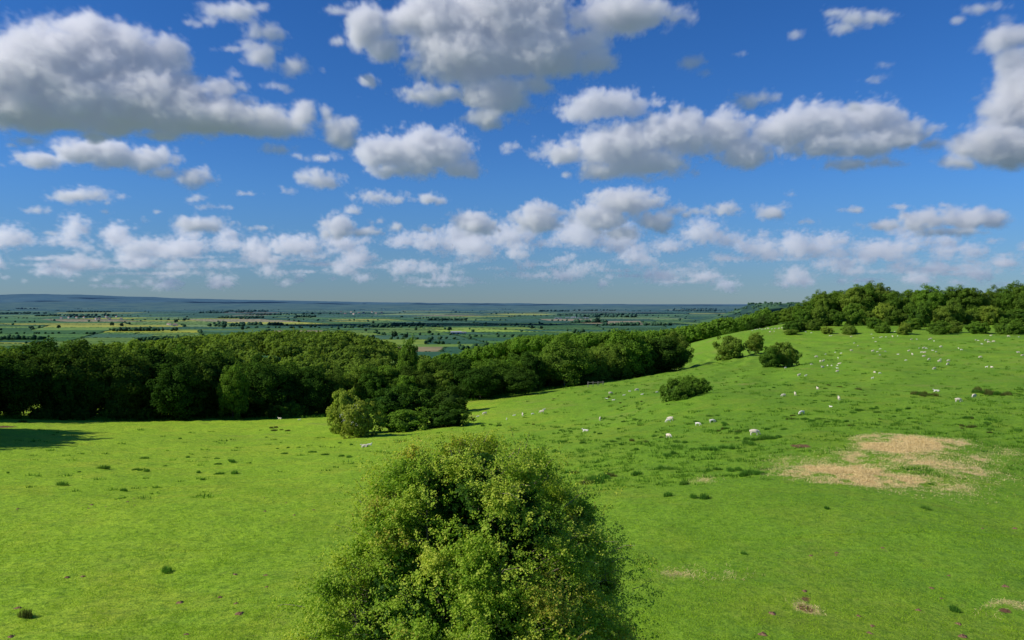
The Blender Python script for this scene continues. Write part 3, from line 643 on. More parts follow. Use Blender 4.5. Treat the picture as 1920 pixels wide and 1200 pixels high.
Z5 = [(1662,620),(1698,616),(1300,625),(1392,592),(1397,574),(1335,580),(1342,560),(1263,563),(1225,541),(1147,534),(1103,572),(1047,530),(1122,511),(1195,495),(1225,499),(1243,497),(1288,508),(1313,520),(1210,520),(1230,521),(1338,474),(1347,476),(1467,480),(1487,502),(1618,547),(1628,461),(1587,425),(1603,427),(1655,428),(1672,427),(1690,405),(1675,446),(1710,437),(1813,412),(1885,417),(1880,510),(1907,540),(1297,443),(1265,421),(1277,416),(1178,432),(1140,432),(1045,400),(1010,405),(965,411),(925,416),(937,411),(877,417),(865,391),(893,440),(960,513),(905,519),(923,540),(873,518),(887,658),(923,665),(872,695),(725,513),(653,525),(612,521),(633,552),(547,532),(510,580),(530,579),(642,590),(628,608),(627,626),(627,650),(588,607),(560,611),(525,622),(448,610),(482,548),(363,682),(410,687),(270,627),(745,455),(772,465),(575,404),(587,404),(723,407),(448,382),(410,374),(190,367),(162,372),(925,493),(1025,372),
      (60,356),(75,353),(92,350),(110,353),(130,350),(150,349),(175,350),(200,348),(225,348),(245,346),(40,361)]
BIG5 = {(1392,592),(1813,412),(1880,510),(887,658),(627,650),(1225,541),(1698,616),(1335,580),(1300,625),(642,590),(873,518),(1907,540),(1263,563)}
for X5, Y5 in Z5:
    px = 1400+X5/3.692; py = 520+(Y5+7)/3.692; lm = (X5, Y5) not in BIG5 and r.random() < .62
    ps = ['grazing', 'standing', 'lying'][int(r.choice(3, p=[.5, .25, .25]))]
    z_ = ('on the far brow under the dark skyline trees' if Y5 < 390 and X5 < 460 else 'on the upper slope just below the hilltop scrub' if Y5 < 450 else 'on the middle of the right hand slope' if Y5 < 560 else 'on the lower part of the right hand slope')
    lr = 'towards the left' if X5 < 800 else ('in the centre' if X5 < 1250 else 'towards the right')
    if Y5 < 390 and X5 < 460: lr = ''
    kind_ = 'lamb' if lm else 'ewe'; pose_ = {'grazing': 'grazing', 'standing': 'standing', 'lying': 'lying'}[ps]
    lb = ('tiny %s %s %s %s, %s' % ('white' if lm else 'cream', kind_, pose_, z_, lr)).rstrip(', ')
    sheep(px, py, ps, lm, r.choice([0, 180, 20, 200, -20, 160, 90]), lb, ('%ss %s %s %s' % (kind_, pose_, z_, lr)).strip(), 1.0 if not lm else .70)

# ---------------------------------------------------------------- rush tussocks, molehills, weeds
def tussock(name, seed, n, rad, h):
    r = np.random.default_rng(seed); V, Fc = [], []
    a = r.random(n)*2*PI; d = rad*r.random(n)**.6; bx = d*np.cos(a)*1.3; by = d*np.sin(a)
    hh = h*r.uniform(.5, 1.1, n)*(1.1-.5*d/rad); ln = r.uniform(.15, .6, n)*h; la = a+r.normal(0, .6, n); wv = r.uniform(.010, .022, n)*(rad/.45); wa = r.random(n)*PI
    ox, oy = np.cos(wa)*wv, np.sin(wa)*wv
    P0 = np.stack([bx-ox, by-oy, np.full(n, -.05)], 1); P1 = np.stack([bx+ox, by+oy, np.full(n, -.05)], 1)
    mx, my = bx+.35*ln*np.cos(la), by+.35*ln*np.sin(la)
    P2 = np.stack([mx+ox*.8, my+oy*.8, hh*.6], 1); P3 = np.stack([mx-ox*.8, my-oy*.8, hh*.6], 1)
    T0 = np.stack([bx+ln*np.cos(la)+ox*.1, by+ln*np.sin(la)+oy*.1, hh], 1); T1 = np.stack([bx+ln*np.cos(la)-ox*.1, by+ln*np.sin(la)-oy*.1, hh], 1)
    V = np.stack([P0, P1, P2, P3, T0, T1], 1).reshape(-1, 3); i = np.arange(n)*6
    Fc = np.concatenate([np.stack([i, i+1, i+2, i+3], 1), np.stack([i+3, i+2, i+4, i+5], 1)])
    return mesh_np(name, V, Fc, {'tone': ('FACE', np.tile(r.random(n), 2))})
M_rush = leaf_mat('rush', (.040,.125,.018), (.115,.270,.032), (.135,.250,.036), 0.35, 0)
M_dryrush = leaf_mat('dry_rush', (.060,.085,.018), (.130,.155,.040), (.120,.140,.030), 0.25, 0)
TUS = [tussock('rush_tussock', 300+k, 240, [.50,.62,.42,.7][k], [.34,.42,.30,.34][k]) for k in range(4)]
r = np.random.default_rng(41)
def put_tussock(px, py, k, label, group, dry=False, flat=1.0):
    x, y, z = on_ground(px, py); i = int(r.integers(4))
    o = obj('rush_tussock', TUS[i], M_rush, None, (x, y, z))
    o.material_slots[0].link = 'OBJECT'; o.material_slots[0].material = M_dryrush if dry else M_rush
    o.rotation_euler = (0, 0, r.random()*6.28); k *= .50*(1 if y > 45 else .62); o.scale = (k*1.3, k*.9, k*flat*2.3)
    return tag(o, label, 'tussock', group)
TL = [(440,882,1.5),(412,884,.9),(435,865,1),(407,858,.9),(408,868,.7),(430,862,.8),(380,898,.9),(338,825,1.1),(118,907,1.1),(194,877,1.1),(232,919,1.0),(271,857,.9),(255,878,.7),(263,879,.7),(275,880,.8),(148,883,.6),(312,1067,1.5),(100,814,.7),(540,838,.8),(533,849,.9),(640,855,1.2),(655,858,1.0),(610,852,.9),(585,848,.9),(520,839,.7),(637,832,.7),(659,833,.8),(372,880,.6),(352,855,.7),(500,818,.6),(15,885,.5),(309,869,.6),(727,849,.7)]
for px, py, k in TL: put_tussock(px, py, k, 'dark green rush tussock on the bright grass left of the hawthorn', 'tussocks on the left grass', flat=.75)
put_tussock(47,1150,1.0,'thin upright yellowish weed clump at the lower left of the pasture',None,True,1.5)
put_tussock(1790,1142,1.15,'soft green grass clump near the strip of straw at lower right',None,False,.9)
put_tussock(43,792,1.3,'grey green weed clump beside the bare red earth by the left wood',None,True,1.1)
TR = [(1108,900,1.3),(1120,905,1.5),(1132,897,1.2),(1145,893,1.0),(1098,908,1.0),(1078,885,1.0),(1040,848,1.1),(1058,830,.9),(1092,832,1.0),(1193,842,1.0),(1252,855,1.1),(1262,851,.9),(1300,845,.9),(1325,846,1.2),(1338,848,1.1),(1358,844,1.2),(1372,846,.9),(1265,838,.9),(1240,878,1.1),(1257,881,1.0),(1232,880,.9),(1193,889,1.1),(1330,884,1.0),(1345,882,.9),(1370,886,1.1),(1385,884,1.2),(1405,890,1.3),(1395,895,1.1),(1420,893,1.1),(1252,934,1.1),(1320,939,1.0),(1300,938,.8),(1282,908,.9),(1395,1038,.9),(1140,833,.8),(1150,828,.9),(1165,833,.9),(1185,825,.9),(1198,828,.9),(1270,828,1.0),(1285,830,.9),(1212,826,.9),(1400,826,1.0),(1415,828,1.2),(1430,826,1.2),(1445,826,1.1),(1460,824,.9),(1382,823,.9),(1385,811,1.0),(1400,836,1.2),(1410,839,1.0),(1355,803,1.1),(1362,803,.9),(1440,804,1.1),(1470,805,1.0),(1125,813,.8),(1115,812,.9),(1160,822,.8),(1060,885,.8),(1040,893,.8),(1550,960,.6),(1735,960,.8),(1745,908,.4),(1300,860,.7),(1227,816,.8),(1240,818,.7),(1160,805,.7),(1230,808,.7),(1000,796,.8),(1020,800,.9),(935,800,1.3),(905,800,1.2),(920,798,1.0),(1200,790,.7),(1330,780,.8),(1345,778,.7)]
for px, py, k in TR: put_tussock(px, py, k, 'dark green rush tussock in the rough ground between hawthorn and straw', 'tussocks between hawthorn and straw', r.random() < .12, .8)
n_t = 0
while n_t < 110:
    px = r.uniform(1000, 1925); py = r.uniform(700, 810)
    if n2(np.array([px/1.0]), np.array([py*3.2]), 120, 3)[0] < .02: continue
    put_tussock(px, py, r.uniform(.6, 1.15), 'small dark tussock among the grazing sheep on the hillside', 'tussocks on the grazed hillside', r.random() < .3, .7); n_t += 1
for k in range(22):                                             # the two rush beds on the right
    px = r.uniform(1822, 1892) if k < 15 else r.uniform(1710, 1765); py = (737 if k < 15 else 742)+r.uniform(-4, 3)
    put_tussock(px, py, r.uniform(1.1, 1.5), 'tall dull green rushes of the %s rush bed on the right slope' % ('longer' if k < 15 else 'shorter'), '%s rush bed' % ('longer' if k < 15 else 'shorter'), r.random() < .6, 1.15)
for k in range(9):
    put_tussock(r.uniform(800, 850), 800+r.uniform(-4, 3), r.uniform(1.0, 1.4), 'grey green tall weeds in front of the dark end of the bush clump', 'weeds in front of the bush clump', True, 1.1)
for k in range(6):
    put_tussock(r.uniform(490, 545), 804+r.uniform(-3, 3), r.uniform(.9, 1.2), 'brownish rough grass clump before the left wood edge', 'rough clumps by the left wood edge', True, .7)
# rough tufts that nobody could count, thick on the hillside
nr = 5200; yy = 1/(1/55.0-(1/55.0-1/300.0)*r.random(nr)); xx = r.uniform(-.62, .68, nr)*yy; wgt = np.clip((.08+sstep(-12, 25, xx)*.75+(1.2*n2(xx, yy, 13, 61)+.8*n2(xx, yy*2.0, 4, 62))*sstep(-40, 10, xx)), 0, 1)
ok_ = (r.random(nr) < wgt*.9) & (yy < np.where(xx < 0, 150+xx*.2, 190+xx*1.1)) & (straw_amount(xx, yy) < .2); xx, yy = xx[ok_], yy[ok_]; n_h = len(xx)
xe = r.uniform(-95, 52, 1300); ye = np.interp(xe, ex, ey)-r.gamma(1.6, 1.6, 1300)-.5; xx = np.r_[xx, xe]; yy = np.r_[yy, ye]; nr = len(xx); zz = gz(xx, yy)
nb = 22; sc_ = np.where(np.arange(nr) < n_h, r.uniform(.12, .34, nr), r.uniform(.25, .75, nr))*(yy/90)**.35; idx = np.repeat(np.arange(nr), nb); a = r.random(nr*nb)*2*PI; d = sc_[idx]*r.random(nr*nb)**.6*1.3; bx = xx[idx]+d*np.cos(a)*1.6; by = yy[idx]+d*np.sin(a); hh = sc_[idx]*r.uniform(.5, 1.1, nr*nb); wd = .045*(yy[idx]/90)**.6; wa = r.random(nr*nb)*PI
V = np.stack([np.stack([bx-np.cos(wa)*wd, by-np.sin(wa)*wd, zz[idx]-.03], 1), np.stack([bx+np.cos(wa)*wd, by+np.sin(wa)*wd, zz[idx]-.03], 1), np.stack([bx+hh*.5*np.cos(a), by+hh*.5*np.sin(a), zz[idx]+hh], 1)], 1).reshape(-1, 3)
M_tuft = leaf_mat('rough_tufts', (.050,.150,.016), (.180,.340,.036), (.2,.3,.04), 0.35, 0)
tag(obj('rough_grass', mesh_np('rough_grass', V, np.arange(len(V)).reshape(-1, 3), {'tone': ('FACE', np.clip(r.random(nr)[idx]*.8+.2*r.random(nr*nb), 0, 1))}), M_tuft), 'uneven darker tufts of rough grass scattered over the grazed hillside', 'rough grass', kind='stuff')
def mound(name, seed):
    r = np.random.default_rng(seed); n, k = 14, 5; V = [(0, 0, .11)]
    for i in range(1, k+1):
        u = i/k
        for a in range(n):
            th = a/n*2*PI; rr = .26*u*(1+.25*math.sin(3*th+seed)+.12*r.normal()); V.append((rr*math.cos(th)*1.3, rr*math.sin(th), .11*(1-u*u)*(1+.35*r.normal())-.02*u))
    Fc = [(0, 1+a, 1+(a+1) % n, 1+(a+1) % n) for a in range(n)]
    Fc = [(0, 1+a, 1+(a+1) % n) for a in range(n)]; Q_ = []
    for i in range(k-1):
        for a in range(n): p0 = 1+i*n+a; p1 = 1+i*n+(a+1) % n; Fc += [(p0, p0+n, p1+n), (p0, p1+n, p1)]
    return mesh_np(name, V, Fc)
M_soil = plain_mat('loose_soil', (.13,.075,.040), (.27,.16,.095), 9.0, 1.0, 0, 0.8)
MOLE = [mound('molehill', 5+k) for k in range(3)]
for px, py, k in [(172,945,1.3),(166,951,.8),(199,949,.6),(239,940,.9),(252,947,.6),(251,934,.6),(33,951,.8),(82,945,.4),(497,958,1.0),(552,966,.9),(588,957,.9),(523,925,.8),(524,919,.6),(540,909,.5),(542,918,.7),(495,934,.6),(537,940,.6),(413,922,.6),(126,1075,1.0),(156,1074,1.0),(338,1127,1.3),(412,1122,.9),(443,1136,.9),(441,1074,.9),(499,1075,.9),(500,1101,.7),(35,1134,1.1),(20,1192,1.0),(350,1195,.8),(450,1158,1.3)]:
    x, y, z = on_ground(px, py); o = obj('molehill', MOLE[int(r.integers(3))], M_soil, None, (x, y, z)); o.rotation_euler = (0, 0, r.random()*6); o.scale = (k*.42,)*3
    tag(o, 'small reddish brown molehill on the bright grass left of the hawthorn', 'molehill', 'molehills left of the hawthorn')
for px, py, k in [(1569,1038,.9),(1568,1041,.6),(1654,1032,.6),(1842,993,.7),(1903,990,1.0),(1747,1103,.9),(1765,1121,.6),(1722,1142,1.0),(1798,1166,.9),(1610,1155,.8),(1636,1172,.8),(1630,1188,1.0),(1805,1189,1.5),(1885,1105,1.2),(1780,1082,.6),(1448,1155,1.2),(1430,1195,1.4),(1509,1110,1.0),(1521,1042,.9),(1657,1034,.6),(1800,797,.8)]:
    x, y, z = on_ground(px, py); o = obj('molehill', MOLE[int(r.integers(3))], M_soil, None, (x, y, z)); o.rotation_euler = (0, 0, r.random()*6); o.scale = (k*.42,)*3
    tag(o, 'small reddish brown molehill on the grass below the straw', 'molehill', 'molehills below the straw')

# ---------------------------------------------------------------- grass and straw, as nobody could count them
r = np.random.default_rng(51)
def blades(n, x, y, h, wd, lay):
    z = gz(x, y); a = r.random(n)*2*PI; wa = r.random(n)*PI; ln = h*lay*r.uniform(.3, 1, n)
    ox, oy = np.cos(wa)*wd*.5, np.sin(wa)*wd*.5; hz = h*(1-.5*lay)*r.uniform(.7, 1.1, n)
    P0 = np.stack([x-ox, y-oy, z-.01], 1); P1 = np.stack([x+ox, y+oy, z-.01], 1); P2 = np.stack([x+ln*np.cos(a), y+ln*np.sin(a), z+hz], 1)
    return np.stack([P0, P1, P2], 1).reshape(-1, 3), np.arange(3*n).reshape(-1, 3)
n = 330000
u = r.random(n); y = 1/(1/22.0-(1/22.0-1/110.0)*u); x = r.uniform(-1, 1, n)*(0.67*y+1)
cl = n2(x, y, .9, 21)+.6*n2(x, y, .35, 22)+.5*n2(x, y, 5, 23)
keep = (cl > -.12) & (straw_amount(x, y) < .55); x, y, cl = x[keep], y[keep], cl[keep]; n = len(x)
h = r.uniform(.035, .085, n)*(1+1.2*np.clip(cl, 0, .8))*(y/30)**.25
V, Fc = blades(n, x, y, h, .022*(y/26)**.75, .8)
M_grass = leaf_mat('grass_blades', (.120,.270,.010), (.310,.500,.026), (.320,.470,.034), 0.35, 0)
sg = M_grass.node_tree
tag(obj('grass', mesh_np('grass', V, Fc, {'tone': ('FACE', np.clip(.5+.9*cl*r.uniform(.3, 1, n)+.25*r.normal(0, 1, n), 0, 1))}), M_grass), 'short bright green grass covering the pasture', 'grass', kind='stuff')
Xs, Ys = [], []
for (x0, y0, rx, ry, a_) in SW:
    m_ = int(min(60000, 800*a_*rx*ry*(26/y0)**.5*PI)); q = r.random(m_)**.5*1.25; th = r.random(m_)*2*PI
    Xs.append(x0+rx*q*np.cos(th)); Ys.append(y0+ry*q*np.sin(th))
Xs, Ys = np.concatenate(Xs), np.concatenate(Ys)
sa_ = straw_amount(Xs, Ys)*(.8+1.2*n2(Xs, Ys, 2.6, 9)+1.2*n2(Xs, Ys, .9, 10)); k_ = r.random(len(Xs)) < np.clip(sa_*1.2, 0.03, 1); Xs, Ys, sa_ = Xs[k_], Ys[k_], sa_[k_]
n = len(Xs); a = r.random(n)*2*PI; L = r.uniform(.07, .20, n); wd = .009*(Ys/45)**.7; zz = gz(Xs, Ys)+.015+.10*np.clip(sa_, 0, 1)*r.random(n)
dx, dy = np.cos(a)*L/2, np.sin(a)*L/2; ox, oy = -np.sin(a)*wd/2, np.cos(a)*wd/2; tl = r.normal(0, .05, n)
V = np.stack([np.stack([Xs-dx-ox, Ys-dy-oy, zz-tl], 1), np.stack([Xs+dx-ox, Ys+dy-oy, zz+tl], 1), np.stack([Xs+dx+ox, Ys+dy+oy, zz+tl+wd*.5], 1), np.stack([Xs-dx+ox, Ys-dy+oy, zz-tl+wd*.5], 1)], 1).reshape(-1, 3)
M_straw = leaf_mat('straw', (.64,.48,.20), (.90,.73,.39), (.82,.64,.33), 0.15, 0)
tag(obj('straw', mesh_np('straw', V, np.arange(4*n).reshape(-1, 4), {'tone': ('FACE', r.random(n))}), M_straw), 'pale straw strewn in two thick patches on the right of the pasture', 'straw', kind='stuff')
print('straw', n)

# ---------------------------------------------------------------- trees and farm buildings of the vale
fx, fy, fz_ = on_ground(1117, 722)
fence = thing('fence', (fx, fy, fz_), .25); tag(fence, 'short weathered wooden fence piece at the foot of the lower tree belt', 'fence')
M_post = plain_mat('weathered_wood', (.20,.18,.15), (.36,.33,.29), 4, .9)
for k in range(4):
    V, Fc = tubes([(np.array([(k*1.3-2, 0, -.3), (k*1.3-2, 0, .6), (k*1.3-2+.02, 0, 1.15)]), [.08, .075, .06])], 6); obj('post', mesh_np('fence_post', V, Fc), M_post, fence)
for z_ in (.45, .9):
    V, Fc = tubes([(np.array([(-2.2, -.09, z_), (0, -.09, z_-.03), (2.1, -.09, z_+.02)]), [.05, .05, .05])], 4); obj('rail', mesh_np('fence_rail', V, Fc), M_post, fence)
def vale_at(px, py):
    y = np.geomspace(900, 20000, 3000); x = (px-CX)/F*y; i = np.argmax(CAMZ-(py-HY)/F*y < vale(x, y)); return float(x[i]), float(y[i]), float(vale(x[i:i+1], y[i:i+1])[0])
VT = [crown('field_tree_crown', 140+k, (4.6,4.6,4.4), 45, 40, 1.1, 6.6, .7, .32) for k in range(3)]; VS = trunk('field_tree_trunk', 150, 4.5, .4, 2.5)
M_field = leaf_mat('field_tree_leaves', (.012,.034,.012), (.036,.080,.022), (.030,.070,.020), 0.2, 13000.0)
for q_, (px, py, k) in enumerate([(648,628,1.0),(653,627,.9),(655,638,.9),(678,638,.9),(699,637,1.1),(605,628,.8),(622,632,.8),(583,615,.9),(591,615,.8),(562,616,.8),(740,634,1.6),(760,636,1.3),(686,622,.8),(706,624,.8),(843,622,1.3),(805,627,1.0),(780,620,.8),(560,605,.8),(538,612,.8),(520,610,.8),(997,618,1.1),(1015,618,1.0),(1120,606,1.6),(948,620,.8),(700,607,.8),(330,606,1.2),(345,603,1.0),(210,612,1.2),(228,613,1.1),(110,617,1.1),(60,618,1.0),(420,616,1.0),(455,620,1.0)]):
    x, y, z = vale_at(px, py); s_ = k*(y/1900)**.6
    o = thing('tree', (x, y, z-.3), q_*1.3, s_)
    for nm, m_, mt in (('crown', VT[q_ % 3], M_field), ('trunk', VS, M_bark)):
        obj(nm, m_, mt, o)
    side = 'left' if px < 480 else ('middle' if px < 780 else 'right')
    tag(o, 'small round dark tree standing in the vale fields, %s part' % side, 'tree', 'single trees in the vale, %s part' % side)
M_wall = plain_mat('pale_wall', (.50,.47,.42), (.66,.62,.56), .3, .9); M_roof = plain_mat('roof_tiles', (.20,.14,.11), (.30,.22,.18), .4, .9); M_shed = plain_mat('shed_sheeting', (.30,.32,.33), (.42,.43,.43), .2, .6, 9500)
M_open = plain_mat('dark_opening', (.03,.03,.03), (.05,.05,.05), 1, .7)
def building(w_, d_, h_, rh, nm, doors):
    bm = bmesh.new(); c = [bm.verts.new(v) for v in ((-w_/2,-d_/2,-1),(w_/2,-d_/2,-1),(w_/2,d_/2,-1),(-w_/2,d_/2,-1),(-w_/2,-d_/2,h_),(w_/2,-d_/2,h_),(w_/2,d_/2,h_),(-w_/2,d_/2,h_),(-w_/2,0,h_+rh),(w_/2,0,h_+rh))]
    for f in ((0,1,5,4),(2,3,7,6),(1,2,6,9,5),(3,0,4,8,7)): bm.faces.new([c[i] for i in f])
    wall = bpy.data.meshes.new(nm+'_wall'); bm.to_mesh(wall); bm.free()
    bm = bmesh.new(); e = .5; k = rh/(d_/2)
    for s_ in (-1, 1):
        q = [bm.verts.new(v) for v in ((-w_/2-e, s_*(d_/2+e), h_-k*e+.06),(w_/2+e, s_*(d_/2+e), h_-k*e+.06),(w_/2+e, 0, h_+rh+.06),(-w_/2-e, 0, h_+rh+.06))]; bm.faces.new(q if s_ < 0 else q[::-1])
    roof = bpy.data.meshes.new(nm+'_roof'); bm.to_mesh(roof); bm.free()
    ops = []
    for (x0, x1, z0, z1) in doors:
        bm = bmesh.new(); bm.faces.new([bm.verts.new((x, -d_/2-.05, z)) for x, z in ((x0,z0),(x1,z0),(x1,z1),(x0,z1))]); m_ = bpy.data.meshes.new(nm+'_opening'); bm.to_mesh(m_); bm.free(); ops.append(m_)
    return wall, roof, ops
HOUSE = building(11, 7, 5.2, 3.2, 'house', [(-4,-2.8,1,2.2),(-.6,.5,0,2.1),(2.6,3.9,1,2.2),(-4,-2.8,3.4,4.6),(2.6,3.9,3.4,4.6)]); BARN = building(40, 18, 6.5, 3.5, 'barn', [(-12,-6,0,5),(4,10,0,5)])
def put_building(px, py, kind, k, rz, label, group=None):
    x, y, z = vale_at(px, py); o = thing(kind, (x, y, z), rz, k); wl, rf, ops = HOUSE if kind == 'house' else BARN
    obj('wall', wl, M_wall if kind == 'house' else M_shed, o); obj('roof', rf, M_roof if kind == 'house' else M_shed, o)
    for i, m_ in enumerate(ops): obj('door' if (kind == 'barn' or i == 1) else 'window', m_, M_open, o)
    return tag(o, label, 'house' if kind == 'house' else 'barn', group)
put_building(855,626,'barn',1.0,.2,'pale farm building just above the dark ridge wood in the vale')
put_building(868,625,'barn',.6,.5,'small pale farm shed right of the larger farm building in the vale')
for k in range(11): put_building(160+r.uniform(-45, 70), 597+r.uniform(-2.5, 2.5), 'house', 1.5, r.uniform(-.6, .6), 'pale speck of a house in the village on the left of the vale', 'village houses on the left of the vale')
for k in range(8): put_building(1045+k*8+r.uniform(-3, 3), 597+r.uniform(-1.5, 1.5), 'barn', r.uniform(.5, .9), r.uniform(-.3, .3), 'whitish shed in the row of works buildings far out in the middle of the vale', 'works sheds in the middle of the vale')
for k in range(9): put_building(640+k*9+r.uniform(-4, 4), 588+r.uniform(-2, 2), 'house', 2.0, r.uniform(-.5, .5), 'tiny pale house in the far village in the centre of the vale', 'far village houses in the centre of the vale')
for k in range(5): put_building(322+r.uniform(-8, 12), 610+r.uniform(-1, 1), 'house', 1.2, r.uniform(-.5, .5), 'pale house of the farmstead beside the yellow field strip', 'farmstead houses beside the yellow strip')

# ---------------------------------------------------------------- the hawthorn in front
r = np.random.default_rng(61)
HX, HYY = -1.08, 20.5; HZ0 = gz1(HX, HYY); HT_ = CAMZ-(829-HY)/F*HYY-HZ0
PROF = np.array([(0,2.2),(.12,3.6),(.30,4.0),(.46,3.65),(.62,3.1),(.75,2.8),(.86,2.35),(.94,1.75),(1.0,.9)])
def hr(zr): return np.interp(zr, PROF[:,0], PROF[:,1])
nt_ = 13000
zr = np.concatenate([r.uniform(.03, 1.0, nt_*3)]); zr = zr[r.random(len(zr)) < hr(zr)/3.8][:nt_]; n = len(zr); th = r.random(n)*2*PI
lob = 1+.70*n2(th*2.2, zr*7, 1.3, 31)+.40*n2(th*5, zr*16, 1.3, 32)
dens = n2(th*3.2, zr*8.5, 1.0, 33)
fr_ = np.where(r.random(n) < .80, r.uniform(.80, 1.02, n), r.uniform(.45, .8, n))*lob
keep = (dens > np.where(zr > .72, -.6, -.22)) | (r.random(n) < .15); zr, th, fr_ = zr[keep], th[keep], fr_[keep]; n = len(zr)
R0 = hr(zr)*fr_; base_ = np.stack([R0*np.cos(th), R0*np.sin(th), zr*HT_*(.955+.03*lob[keep])], 1)
# most twigs gather in leafy boughs
np_ = 165; pz_ = r.uniform(.06, .97, np_*3); pz_ = pz_[r.random(len(pz_)) < hr(pz_)/3.8][:np_]; pz_[:9] = r.uniform(.88, .99, min(9, len(pz_))); np_ = len(pz_); pt_ = r.random(np_)*2*PI
pr_ = hr(pz_)*r.uniform(.74, 1.03, np_); pc_ = np.stack([pr_*np.cos(pt_), pr_*np.sin(pt_), pz_*HT_*.95], 1); ptone = r.normal(0, .17, np_); prust = r.random(np_) < .22
pid = r.integers(0, np_, n); inb = r.random(n) < .80; pw = unit(r.standard_normal((n, 3))+np.stack([np.cos(pt_), np.sin(pt_), .5+0*pt_], 1)[pid]*.8)
base_[inb] = (pc_[pid]+pw*(r.uniform(.30, .62, np_)[pid]*r.random(n)**.4)[:,None]*np.array([1, 1, .8]))[inb]
th = np.arctan2(base_[:,1], base_[:,0]); zr = np.clip(base_[:,2]/HT_, 0, 1.05); fr_ = np.hypot(base_[:,0], base_[:,1])/np.maximum(hr(zr), .4)
outw = unit(np.stack([np.cos(th), np.sin(th), (zr-.25)*1.5], 1)); dirn = unit(outw+np.array([0, 0, .45])+.55*r.standard_normal((n, 3)))
Lt = r.uniform(.22, .55, n); sp = r.random(n) < .14; Lt[sp] *= 2.1
nl = 40; idx = np.repeat(np.arange(n), nl); q = r.random(len(idx))**.8
droop = np.array([0, 0, -.25])
Pp = base_[idx]+dirn[idx]*(Lt[idx]*q)[:,None]+droop*(Lt[idx]*q*q)[:,None]+r.standard_normal((len(idx), 3))*(.065-.03*q)[:,None]
Nn = unit(outw[idx]*.5+np.array([-.15, 0, .65])+.75*r.standard_normal((len(idx), 3)))
V, Fc = quads(Pp, Nn, r.uniform(.036, .066, len(idx)), r, .78)
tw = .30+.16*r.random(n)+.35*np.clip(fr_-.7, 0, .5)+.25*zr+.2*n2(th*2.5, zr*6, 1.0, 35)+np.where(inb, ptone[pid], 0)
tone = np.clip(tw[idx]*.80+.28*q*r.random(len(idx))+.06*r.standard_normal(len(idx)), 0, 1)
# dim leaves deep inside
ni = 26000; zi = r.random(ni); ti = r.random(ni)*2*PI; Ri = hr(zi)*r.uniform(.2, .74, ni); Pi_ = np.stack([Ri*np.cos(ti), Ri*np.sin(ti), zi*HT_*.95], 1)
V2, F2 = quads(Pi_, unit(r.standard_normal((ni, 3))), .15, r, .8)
rust = (prust[pid] & inb)[idx]*(r.random(len(idx)) < .55)*(q > .35)
allv = np.concatenate([V, V2]); allf = np.concatenate([Fc, F2+len(V)])
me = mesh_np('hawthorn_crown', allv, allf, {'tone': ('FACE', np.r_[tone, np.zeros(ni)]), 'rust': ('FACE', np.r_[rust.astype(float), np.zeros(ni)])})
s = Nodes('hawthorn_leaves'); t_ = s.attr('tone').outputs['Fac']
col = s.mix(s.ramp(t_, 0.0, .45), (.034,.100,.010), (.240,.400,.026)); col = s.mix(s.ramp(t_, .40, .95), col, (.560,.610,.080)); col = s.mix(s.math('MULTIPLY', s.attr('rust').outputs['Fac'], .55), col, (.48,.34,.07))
d_ = s.n('ShaderNodeBsdfPrincipled'); s.put(d_.inputs['Base Color'], col); d_.inputs['Roughness'].default_value = .55; d_.inputs['Specular IOR Level'].default_value = .12
tr = s.n('ShaderNodeBsdfTranslucent'); s.put(tr.inputs[0], s.mix(1.0, col, (1.2, 1.25, .6), 'MULTIPLY')); mx = s.n('ShaderNodeMixShader'); mx.inputs[0].default_value = .40
s.t.links.new(d_.outputs[0], mx.inputs[1]); s.t.links.new(tr.outputs[0], mx.inputs[2]); s.t.links.new(mx.outputs[0], s.out.inputs['Surface'])
root = thing('hawthorn', (HX, HYY, HZ0-.05)); tag(root, 'large round hawthorn bush filling the bottom centre of the photo', 'bush')
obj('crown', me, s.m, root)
paths = []
paths.append((np.array([(0,0,-.3),(.03,.02,.5),(-.02,.05,1.2),(.05,0,2.0)]), [.28,.2,.17,.13]))
for k in range(26):
    a = k*2.4; zt = r.uniform(.25, .93)*HT_; R_ = hr(zt/HT_)*.82; e = np.array([R_*math.cos(a), R_*math.sin(a), zt]); b_ = np.array([0, 0, r.uniform(.5, 1.9)]); u = np.linspace(0, 1, 8)[:,None]
    c_ = b_+(e-b_)*np.array([.75,.75,.35]); Pth = (1-u)**2*b_+2*u*(1-u)*c_+u*u*e+np.r_[np.zeros((1, 3)), r.normal(0, .05, (7, 3))]
    paths.append((Pth, np.linspace(.085, .016, 8)))
    for j_ in range(5):
        i0 = 3+j_ % 4; dv = unit(e/np.linalg.norm(e)+.8*r.standard_normal(3)); Ls = r.uniform(.5, 1.1); u2 = np.linspace(0, 1, 5)[:,None]
        paths.append((Pth[i0]+u2*dv*Ls+np.r_[np.zeros((1, 3)), r.normal(0, .03, (4, 3))], np.linspace(.022, .007, 5)))
V, Fc = tubes(paths, 6); obj('trunk', mesh_np('hawthorn_trunk', V, Fc, smooth=True), M_bark, root)
sel = r.choice(n, 1500, replace=False); tp = [(np.stack([base_[i]-outw[i]*.25, base_[i], base_[i]+dirn[i]*Lt[i]*.6+droop*Lt[i]*.3, base_[i]+dirn[i]*Lt[i]+droop*Lt[i]]), [.010,.007,.005,.003]) for i in sel]
V, Fc = tubes(tp, 4); o = obj('twigs', mesh_np('hawthorn_twigs', V, Fc), plain_mat('twig_bark', (.12,.09,.06), (.26,.21,.16), 5, .9), root)
